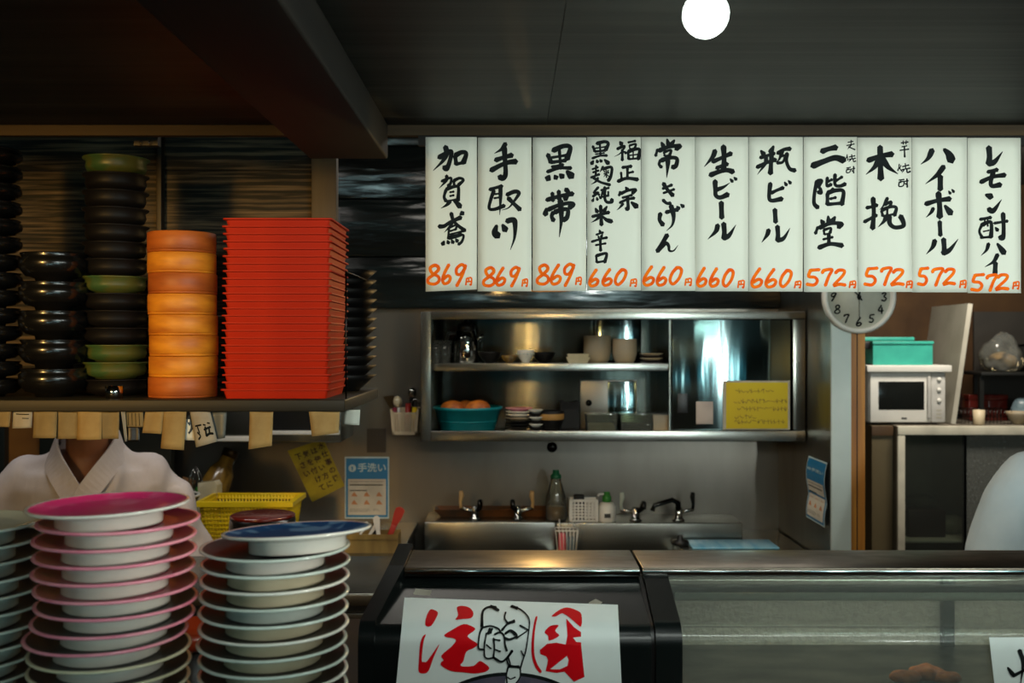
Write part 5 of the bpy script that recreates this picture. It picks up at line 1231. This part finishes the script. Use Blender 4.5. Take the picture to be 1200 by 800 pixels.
# ------------------------------------------------------------------ clock
d = 3.30; rc_ = 43.2*d/F
ck = thing('wall_clock', 'round white wall clock hung on the pillar under the slips', 'clock', (X(1008,d), 3.327, Z(347.5,d)))
RX = Matrix.Rotation(PI/2, 4, 'X')
MB().lathe([(0,0),(rc_*.95,0),(rc_,.006),(rc_,.022),(rc_*.965,.03),(rc_*.90,.03),(rc_*.87,.022),(rc_*.865,.012),(0,.012)], 64, M=RX).build('case', M_wpl, ck)
MB().lathe([(0,.0125),(rc_*.86,.0125),(rc_*.86,.0135),(0,.0137)], 48, M=RX).build('dial', mat('dial_paper', (206,204,188), .6), ck)
fo = lambda u, v: Vector((u*d/F, -.0146, -v*d/F))
for k in range(1, 13):
    g = MB()
    a = k*PI/6; cx_, cy_ = 29.5*math.sin(a), -29.5*math.cos(a); s = str(k)
    for j, ch in enumerate(s):
        ox = cx_+(j-(len(s)-1)/2)*5.2
        for st in DIG[ch]: g.strip([(ox+(p[0]-50)/100*6.2, cy_+(p[1]-85)/170*10) for p in st], 2.0, fo, 4, PR)
    g.build('numeral', M_ink, ck, recalc=False)
def hand(ang, L_, w_, z, nm):
    Mx = Matrix.Translation((0, z, 0)) @ Matrix.Rotation(ang, 4, 'Y'); MB().box(-w_/2, w_/2, -.0006, .0006, -L_*.18, L_, Mx).build(nm, M_ink, ck)
hand(math.radians(8), rc_*.45, .006, -.0165, 'hour_hand'); hand(math.radians(-40), rc_*.7, .0045, -.0185, 'minute_hand'); hand(math.radians(180), rc_*.62, .0014, -.0205, 'second_hand')
MB().lathe([(0,.0137),(.006,.0137),(.006,.0225),(0,.0225)], 16, M=RX).build('hub', M_ink, ck)

# ------------------------------------------------------------------ right back room
TOPZ = Z(499, 4.65)
t = thing('glass_cabinet', 'white framed cabinet with sliding glass doors under the microwave', 'cabinet', (0,0,0))
gx0, gx1 = X(1052,4.65), 3.0
g = MB(); g.box(gx0, gx1, 4.66, 5.1, TOPZ-.03, TOPZ); g.box(gx0, gx0+.02, 4.66, 5.1, 0, TOPZ-.03); g.box(gx1-.02, gx1, 4.66, 5.1, 0, TOPZ-.03); g.box(gx0, gx1, 5.08, 5.1, 0, TOPZ-.03); g.box(gx0+.02, gx1-.02, 4.66, 5.08, 0.02, .06)
g.build('carcass', mat('grey_carcass', (120,112,98), .6), t)
g = MB(); g.box(gx0-.002, gx1, 4.64, 4.66, Z(509.5,4.65), TOPZ, bev=.003); g.box(gx0-.002, gx0+.032, 4.642, 4.66, 0, Z(509.7,4.65), bev=.003); g.box(gx1-.03, gx1, 4.642, 4.66, 0, Z(509.7,4.65), bev=.003); g.build('face_frame', M_bpl if False else mat('cream_frame', (212,206,186), .5), t)
shz = Z(635, 4.66)
MB().box(gx0+.02, gx1-.02, 4.70, 5.08, shz-.012, shz, bev=.002).build('shelf', M_wpl, t)
for k, (a, b) in enumerate(((gx0+.034, X(1131,4.67)), (X(1129,4.68), gx1-.03))):
    MB().box(a, b, 4.664+.012*k, 4.668+.012*k, .06, TOPZ-.032).build('glass_door', (M_gl2, M_gl3)[k], t)
MB().box(X(1129,4.67), X(1132,4.67), 4.663, 4.682, .06, TOPZ-.032).build('door_stile', M_dchrome, t)
# things behind the cabinet glass
o = MB().box(-.10, .08, -.1, .1, 0, .13, bev=.005).build('lidded_box', mat('dark_plum_box', (56,32,30), .4), None, (X(1081,4.85), 4.87, shz+.0005)); tag(o, 'dark plum box inside the glass cabinet', 'box')
g = MB(); g.ball((0,0,.045), .05, sx=1.3, sy=.9, sz=.9, n=18)
for v in g.bm.verts: v.co += Vector((1,1,1))*.01*noise.noise(v.co*30)
o = g.build('cloth_bundle', M_grp, None, (X(1118,4.85), 4.87, shz+.002)); tag(o, 'crumpled pale bag on the shelf inside the glass cabinet', 'bag')
g = MB(); g.ball((0,0,.03), .06, sx=1.4, sy=1, sz=.5, n=18)
for v in g.bm.verts: v.co += Vector((1,1,1))*.012*noise.noise(v.co*30)
o = g.build('plastic_bag', M_bag, None, (X(1081,4.85), 4.87, shz+.131)); tag(o, 'folded clear plastic bag lying on the dark plum box', 'bag')
t = thing('brown_cupboard', 'brown cupboard side beside the wooden post under the microwave', 'cupboard', (0,0,0))
MB().box(X(1020,4.72), gx0-.004, 4.70, 5.1, 0, TOPZ-.003).build('body', mat('khaki_laminate', (104,92,64), .6, col2=(90,78,54), scale=(6,6,2)), t)
MB().box(X(1019,4.72), gx0-.004, 4.69, 4.6985, TOPZ-.05, TOPZ-.003, bev=.002).build('top_edge', mat('worn_brown', (84,60,34), .6), t)
# microwave
d = 4.72; w0, w1 = X(1019,d), X(1108.5,d)
MH = Z(436, d)-TOPZ
t = thing('microwave_oven', 'white microwave oven standing on the cabinet by the wooden post', 'microwave', ((w0+w1)/2, d, TOPZ+.0005))
W2 = (w1-w0)/2
MB().box(-W2, W2, .012, .34, .008, MH, bev=.008).build('body', M_wpl, t)
for sx in (-1, 1):
    for sy in (.04, .3): MB().lathe([(0,0),(.014,0),(.014,.008),(0,.008)], 12, c=(sx*(W2-.04), sy, 0)).build('foot', M_grill, t)
xd = X(1092,d)-t.location.x
dr = MB().box(-W2+.003, xd-.004, 0, .0115, .01, MH-.003, bev=.006).build('door', M_wpl, t)
MB().box(X(1029.5,d)-t.location.x, X(1083,d)-t.location.x, -.0015, -.0003, Z(480,d)-TOPZ, Z(447,d)-TOPZ, bev=.0005).build('window', M_mwglass, dr)
MB().box(xd-.024, xd-.008, -.012, -.0003, .03, MH-.02, bev=.004).build('handle', M_mgrey, dr)
MB().box(-.03, -.005, -.0012, -.0003, .026, .034).build('badge', M_greyink, dr)
pn = MB().box(xd-.002, W2-.002, 0, .0115, .01, MH-.003, bev=.006).build('control_panel', M_mgrey, t)
for k in range(3):
    MB().lathe([(0,0),(.011,0),(.010,.006),(0,.007)], 18, M=Matrix.Translation(((xd+W2)/2, -.0003, MH*(.86-.2*k))) @ RX).build('knob', M_wpl, pn)
for k in range(3): MB().box((xd+W2)/2-.012, (xd+W2)/2+.012, -.001, -.0003, MH*(.12+.07*k), MH*(.15+.07*k)).build('button', M_grp, pn)
tb = MB().box(X(1014.5,d), X(1113.5,d), d-.02, d+.33, Z(435.5,d), Z(427.5,d), bev=.004).build('tray_board', M_wpl); tag(tb, 'thin white board lying across the microwave top', 'board')
tb.location.z = TOPZ+.0005+MH-Z(435.5,d)+.0003
TBZ = tb.location.z+Z(427.5,d)
t = thing('teal_box', 'teal metal box with open folded lid on the white board', 'box', (X(1060,d), d+.02, TBZ+.0005))
bw = 35*d/F; bh = Z(400,d)-Z(427.5,d)
g = MB(); g.box(-bw, bw, 0, .006, 0, bh); g.box(-bw, bw, .2, .206, 0, bh); g.box(-bw, -bw+.006, .006, .2, 0, bh); g.box(bw-.006, bw, .006, .2, 0, bh); g.box(-bw, bw, .006, .2, 0, .006); g.build('body', M_tealm, t)
g = MB(); g.box(-bw-.004, bw+.004, -.006, .0, bh-.012, bh+.002, bev=.002); g.box(-bw-.004, bw+.004, .206, .212, bh-.012, bh+.002, bev=.002); g.box(-bw-.004, -bw, -.001, .207, bh-.012, bh+.002); g.box(bw, bw+.004, -.001, .207, bh-.012, bh+.002); g.build('rim', M_tealm, t)
MB().box(-bw-.02, bw*.68, .1, .215, bh+.003, bh+.022, bev=.004).build('lid', M_tealm, t)
MB().box(-bw-.035, -bw-.005, .02, .05, bh-.035, bh+.0, bev=.004).build('latch', M_grill, t)
# leaning board
fr0 = Vector((X(1114.5,4.74), 4.74, TOPZ+.001)); fr1 = Vector((X(1134.5,4.74), 4.74, Z(356,4.74)))
t = MB(); wv = Vector((X(1083,5.24)-X(1134.5,4.74)+.0, .5, 0)).normalized()*.48; up_ = fr1-fr0
wv = Vector((.03,.48,0))
nrm = up_.cross(wv).normalized(); nrm = nrm if nrm.x > 0 else -nrm
th_ = .022
vs = [fr0, fr0+wv, fr0+wv+up_, fr0+up_]; vs = vs+[v+nrm*th_ for v in vs]
t._add(vs, [(0,1,2,3),(4,7,6,5),(0,4,5,1),(1,5,6,2),(2,6,7,3),(3,7,4,0)]); o = t.build('cutting_board', M_board); tag(o, 'large pale cutting board leaning beside the microwave', 'cutting board')
mz = min((o.matrix_world @ v.co).z for v in o.data.vertices); o.location.z += TOPZ+.0008-mz
# right side rack
t = thing('storage_rack', 'dark storage rack with shelf at the right behind the cutting board', 'rack', (0,0,0))
rz = Z(436, 4.8)
MB().box(X(1141,4.86), 3.0, 4.78, 5.1, rz-.015, rz, bev=.002).build('shelf', M_shade_k, t)
for x in (X(1141.5,4.86), 2.97):
    for y in (4.80, 5.06): MB().box(x, x+.02, y, y+.02, TOPZ+.001, rz-.0155).build('post', M_shade_k, t)
MB().box(X(1141,5.09), 3.0, 5.085, 5.1, TOPZ+.001, rz+.30).build('back_panel', mat('dark_rack_back', (40,36,30), .7), t)
g = MB(); g.ball((0,0,.0), .10, sx=1.05, sy=.8, sz=1.05, n=48)
for v in g.bm.verts:
    v.co += v.co.normalized()*(.026*noise.noise(v.co*14)+.010*noise.noise(v.co*45))
    v.co.x *= 1-.35*max(0, v.co.z)/.1; v.co.z = max(v.co.z, -.085)
pbag = thing('plastic_bag', 'crinkled clear plastic bag of brown food on the rack shelf', 'bag', (X(1175,4.9), 4.9, rz+.086))
g.build('film', M_bag, pbag)
g = MB(); g.ball((0,0,-.035), .06, sx=1.1, sy=.7, sz=.8, n=18)
for v in g.bm.verts: v.co += v.co.normalized()*.014*noise.noise(v.co*40)
g.build('contents', M_stone, pbag)
o = MB()
perforated(o, .09, .07, 6, 5, 0, .004, .003); o = o.build('wire_sieve', M_wpl, None, (X(1202,4.9), 4.80, rz+.135)); tag(o, 'white latticed basket side at the right edge above the plastic bag', 'basket')
MB()
g = MB(); g.box(-.045,.045,.003,.12,0,.003)
o2 = thing('stacked_tins', 'dark tin standing on the rack behind the plastic bag', 'tin', (X(1222,4.9), 5.015, rz+.0005)); MB().lathe([(0,0),(.06,0),(.06,.12),(.055,.124),(0,.124)], 24).build('can', M_shade_k, o2); MB().lathe([(0,.1245),(.058,.1245),(.058,.134),(0,.134)], 24).build('lid', M_dchrome, o2)
# lower items on cabinet top
for k, (px, hx_, h_, m, lab) in enumerate(((1136, .05, .13, M_dkred, 'dark red box left of the pair under the rack shelf'), (1158, .048, .13, M_dkred, 'dark red box right of the pair under the rack shelf'))):
    t = thing('lacquer_box', lab, 'box', (X(px,4.98)+.03, 4.99, TOPZ+.0005), group='dark red boxes under the rack')
    MB().box(-hx_, hx_, -.05, .05, 0, h_*.8, bev=.004).build('body', m, t); MB().box(-hx_-.002, hx_+.002, -.052, .052, h_*.8+.0005, h_, bev=.004).build('lid', m, t)
t = thing('wire_basket', 'grey wire basket on the white cabinet top beside the cutting board', 'basket', (X(1150,4.80), 4.80, TOPZ+.0005))
g = MB()
for k in range(15):
    u = -.12+.24*k/14
    for y in (-.05, .05): g.tube([(u, y, 0), (u, y, .07)], .0012, 4)
for z_ in (0.001, .035, .07):
    g.tube([(-.12,-.05,z_),(.12,-.05,z_),(.12,.05,z_),(-.12,.05,z_)], .0018, 5, True)
g.build('wires', M_dchrome, t)
o = MB().lathe(cup(.024,.027,.07), 24).build('paper_cup', M_bpl, None, (X(1146,4.72), 4.71, TOPZ+.0005)); tag(o, 'beige paper cup in front of the wire basket', 'cup')
g = MB(); g.ball((0,0,.055), .06, sx=1.1, sy=.8, sz=.95, n=20)
for v in g.bm.verts: v.co += v.co.normalized()*.016*noise.noise(v.co*24)
o = g.build('plastic_bag', mat('bluish_film', (120,140,146), .3, col2=(90,108,116), scale=(30,30,30)), None, (X(1183,4.98)+.02, 4.875, TOPZ+.004)); tag(o, 'bluish plastic bag on the cabinet top at the right', 'bag')
o = MB().lathe(bowlp(.055,.06), 24).build('white_bowl', M_stone, None, (X(1193,4.75), 4.75, TOPZ+.0005)); tag(o, 'pale bowl on the cabinet top beside the bluish bag', 'bowl')

# ------------------------------------------------------------------ people
def remesh_obj(mb, voxel, smooth_it=6):
    bmesh.ops.recalc_face_normals(mb.bm, faces=mb.bm.faces[:])
    me = bpy.data.meshes.new('tmp'); mb.bm.to_mesh(me); mb.bm.free()
    o = bpy.data.objects.new('tmp', me); C.objects.link(o)
    m = o.modifiers.new('r', 'REMESH'); m.mode = 'VOXEL'; m.voxel_size = voxel; m.use_smooth_shade = True
    s_ = o.modifiers.new('s', 'SMOOTH'); s_.iterations = smooth_it; s_.factor = 0.5
    bpy.context.view_layer.update()
    out = bpy.data.meshes.new_from_object(o.evaluated_get(bpy.context.evaluated_depsgraph_get()))
    bpy.data.objects.remove(o); bpy.data.meshes.remove(me)
    for p in out.polygons: p.use_smooth = True
    return out
def limb(mb, pts, rs, n=14):
    P_ = []; R_2 = []
    for i in range(len(pts)-1):
        for k in range(4): t_ = k/4; P_.append(Vector(pts[i]).lerp(Vector(pts[i+1]), t_)); R_2.append(rs[i]*(1-t_)+rs[i+1]*t_)
    P_.append(Vector(pts[-1])); R_2.append(rs[-1])
    mb.tube(P_, R_2, n); mb.ball(pts[0], rs[0], n=12); mb.ball(pts[-1], rs[-1], n=12)
def ell(cx_, cy_, cz_, a, b, n=28, tw=0.0): return [(cx_+a*math.cos(2*PI*k/n), cy_+b*math.sin(2*PI*k/n), cz_+tw*b*math.sin(2*PI*k/n)) for k in range(n)]
# local frame: feet at z 0, facing -y, shoulder line at z 1.30
def body_mesh():
    g = MB()
    # legs
    for s in (-1, 1):
        limb(g, [(s*.10, .06, .86), (s*.105, .03, .47), (s*.11, .07, .09)], [.088, .056, .04])
        limb(g, [(s*.11, .07, .05), (s*.125, -.10, .035)], [.045, .035])
    # torso
    g.loft([ell(0,.06,.80,.15,.11), ell(0,.06,.90,.165,.12), ell(0,.05,1.0,.145,.105), ell(0,.03,1.12,.165,.115), ell(0,.02,1.20,.150,.092), ell(0,.02,1.255,.085,.07), ell(0,.015,1.30,.058,.056)])
    # neck and head (bowed a little)
    limb(g, [(0,.015,1.28), (0,-.015,1.40)], [.058, .054])
    g.ball((0,-.045,1.475), .088, sx=.88, sy=1.06, sz=1.28, n=24)
    g.ball((0,-.075,1.42), .058, sx=.95, sy=1.0, sz=.95, n=18)      # jaw
    limb(g, [(0,-.132,1.488), (0,-.150,1.455)], [.009, .014])       # nose
    for s in (-1, 1):
        g.ball((s*.082,-.03,1.468), .022, sx=.45, sy=.8, sz=1.3, n=10)   # ears
        limb(g, [(s*.150,.02,1.200), (s*.245,.0,1.00), (s*.17,-.20,.93)], [.044, .040, .028])
        # hand: palm and five fingers curled
        wr = Vector((s*.17,-.20,.93)); pm = Vector((s*.135,-.285,.915))
        limb(g, [wr, wr.lerp(pm, .5), pm], [.026, .030, .030])
        for k in range(4):
            b0 = pm+Vector((s*(.024-.016*k), -.012, .004)); L2 = (.034,.039,.037,.028)[3-k]
            limb(g, [b0, b0+Vector((-s*.006,-L2,.004)), b0+Vector((-s*.010,-L2*1.5,-.024)), b0+Vector((-s*.010,-L2*1.35,-.045))], [.0095,.009,.0082,.0075], 8)
        th0 = wr.lerp(pm, .45)+Vector((-s*.022,0,-.002)); limb(g, [th0, th0+Vector((-s*.022,-.028,-.012)), th0+Vector((-s*.020,-.055,-.026))], [.012,.0105,.0085], 8)
    return remesh_obj(g, 0.0062, 4)
def robe_mesh():
    g = MB()
    g.loft([ell(0,.055,.74,.205,.155), ell(0,.05,.92,.20,.15), ell(0,.04,1.02,.19,.145), ell(0,.022,1.13,.205,.145), ell(0,.015,1.20,.205,.135), ell(0,.018,1.25,.185,.115), ell(0,.02,1.280,.135,.100,28,.25), ell(0,.022,1.305,.090,.086,28,.45)])
    for s in (-1, 1):
        limb(g, [(s*.06,.022,1.265), (s*.15,.02,1.224), (s*.205,.018,1.165), (s*.262,.0,.99), (s*.235,-.07,.955)], [.052, .065, .074, .084, .088], 18)
    me = remesh_obj(g, 0.010, 10)
    bm = bmesh.new(); bm.from_mesh(me); kill = []
    for f in bm.faces:
        c = f.calc_center_median()
        if c.z > 1.285+.45*(c.y-.022) and abs(c.x) < .078 and f.normal.z > .55: kill.append(f)
        elif c.y < -.02 and c.z > 1.205 and abs(c.x) < (c.z-1.205)*.75+.004: kill.append(f)
    bmesh.ops.delete(bm, geom=kill, context='FACES'); bm.to_mesh(me); bm.free()
    for v in me.vertices:      # folds
        c = v.co
        f_ = math.sin(c.x*50+2.6*math.sin(c.z*8)+c.y*12)*.0085*(.4+noise.noise(Vector((c.x*6,c.y*6,c.z*4)))+.5)+.008*noise.noise(Vector((c.x*13, c.y*9, c.z*5)))
        v.co = c+v.normal*f_
    return me
BODY = body_mesh(); BODY.materials.append(M_skin)
ROBE = robe_mesh()
def collar_mb():
    g = MB()
    for s, lift in ((1, .008), (-1, .0)):
        path = [(0, .098, 1.335), (s*.055, .085, 1.338), (s*.082, .03, 1.333), (s*.073, -.055, 1.298), (s*.044, -.106-lift*.5, 1.255), (s*.004, -.134-lift, 1.195), (-s*.042, -.144-lift, 1.11), (-s*.085,-.136-lift,1.0)]
        q = [Vector(p) for p in path]; N = len(q); vs = []; f = []
        sm = []
        ext = [q[0]*2-q[1]]+q+[q[-1]*2-q[-2]]
        for i in range(1, N):
            for k in range(5):
                t_ = k/5; a, b, c, d_ = ext[i-1], ext[i], ext[i+1], ext[i+2]
                sm.append(.5*((2*b)+(c-a)*t_+(2*a-5*b+4*c-d_)*t_*t_+(3*b-a-3*c+d_)*t_**3))
        sm.append(q[-1])
        for i, p in enumerate(sm):
            tg = (sm[min(i+1, len(sm)-1)]-sm[max(i-1, 0)]).normalized()
            out_ = Vector((p.x, p.y-.02, .0)).normalized()
            out_ = (out_+Vector((0,0,.25))).normalized(); wd = tg.cross(out_).normalized()
            wd = wd if wd.z < 0 else -wd; hw_ = .031
            a = p-wd*hw_*.6; b = p+wd*hw_*1.3+out_*.004; o_ = out_*.0045
            vs += [a+o_, b+o_, b-o_, a-o_]
        for i in range(len(sm)-1):
            for k in range(4): f.append((4*i+k, 4*i+(k+1) % 4, 4*i+4+(k+1) % 4, 4*i+4+k))
        f += [(0,1,2,3), tuple(4*(len(sm)-1)+k for k in range(4))]
        g._add(vs, f, smooth=False)
    return g
def person(label, loc, rot, cloth):
    t = thing('person', label, 'person', loc, rot)
    b = bpy.data.objects.new('body', BODY); C.objects.link(b); b.parent = t
    rb = ROBE.copy(); rb.materials.clear(); rb.materials.append(cloth)
    r_ = bpy.data.objects.new('jacket', rb); C.objects.link(r_); r_.parent = t
    c_ = collar_mb().build('collar', cloth, r_)
    m = c_.modifiers.new('b', 'BEVEL'); m.width = .002; m.segments = 2
    g = MB()
    g.loft([ell(0,.06,.70,.19,.14), ell(0,.06,.82,.185,.138), ell(0,.058,.93,.178,.13)])
    for s in (-1, 1): limb(g, [(s*.10,.06,.80), (s*.11,.04,.45), (s*.112,.07,.10)], [.105, .085, .07])
    me = remesh_obj(g, .012, 6); me.materials.append(M_dcloth)
    o = bpy.data.objects.new('trousers', me); C.objects.link(o); o.parent = t
    g = MB(); g.lathe([(.0,1.62),(.03,1.613),(.06,1.59),(.082,1.55),(.09,1.50),(.088,1.455),(.08,1.455),(.08,1.5),(.07,1.55),(.0,1.6)], 28, c=(0,-.032,0), sy=1.12)
    for v in g.bm.verts:
        if v.co.y < -.06 and v.co.z < 1.53: v.co.z += (-.06-v.co.y)*1.2
    g.build('hair', M_hair, t)
    for s in (-1, 1):
        MB().ball((s*.03,-.128,1.488), .0085, sz=.7, n=10).build('eye', M_hair, t)
    MB().tube([(-.022,-.130,1.425),(0,-.136,1.424),(.022,-.130,1.425)], [.003,.005,.003], 6).build('mouth', mat('lips', (140,74,64), .5), t)
    return t
person('person in a white wrapped jacket behind the pink plate stack', (-1.195, 2.80, 0.012), (0, 0, 0.26), M_cloth)
person('person in a pale bluish white jacket at the right edge, shoulder only', (X(1270, 2.6), 2.58, 0.045), (0, 0, 0.18), M_cloth2)
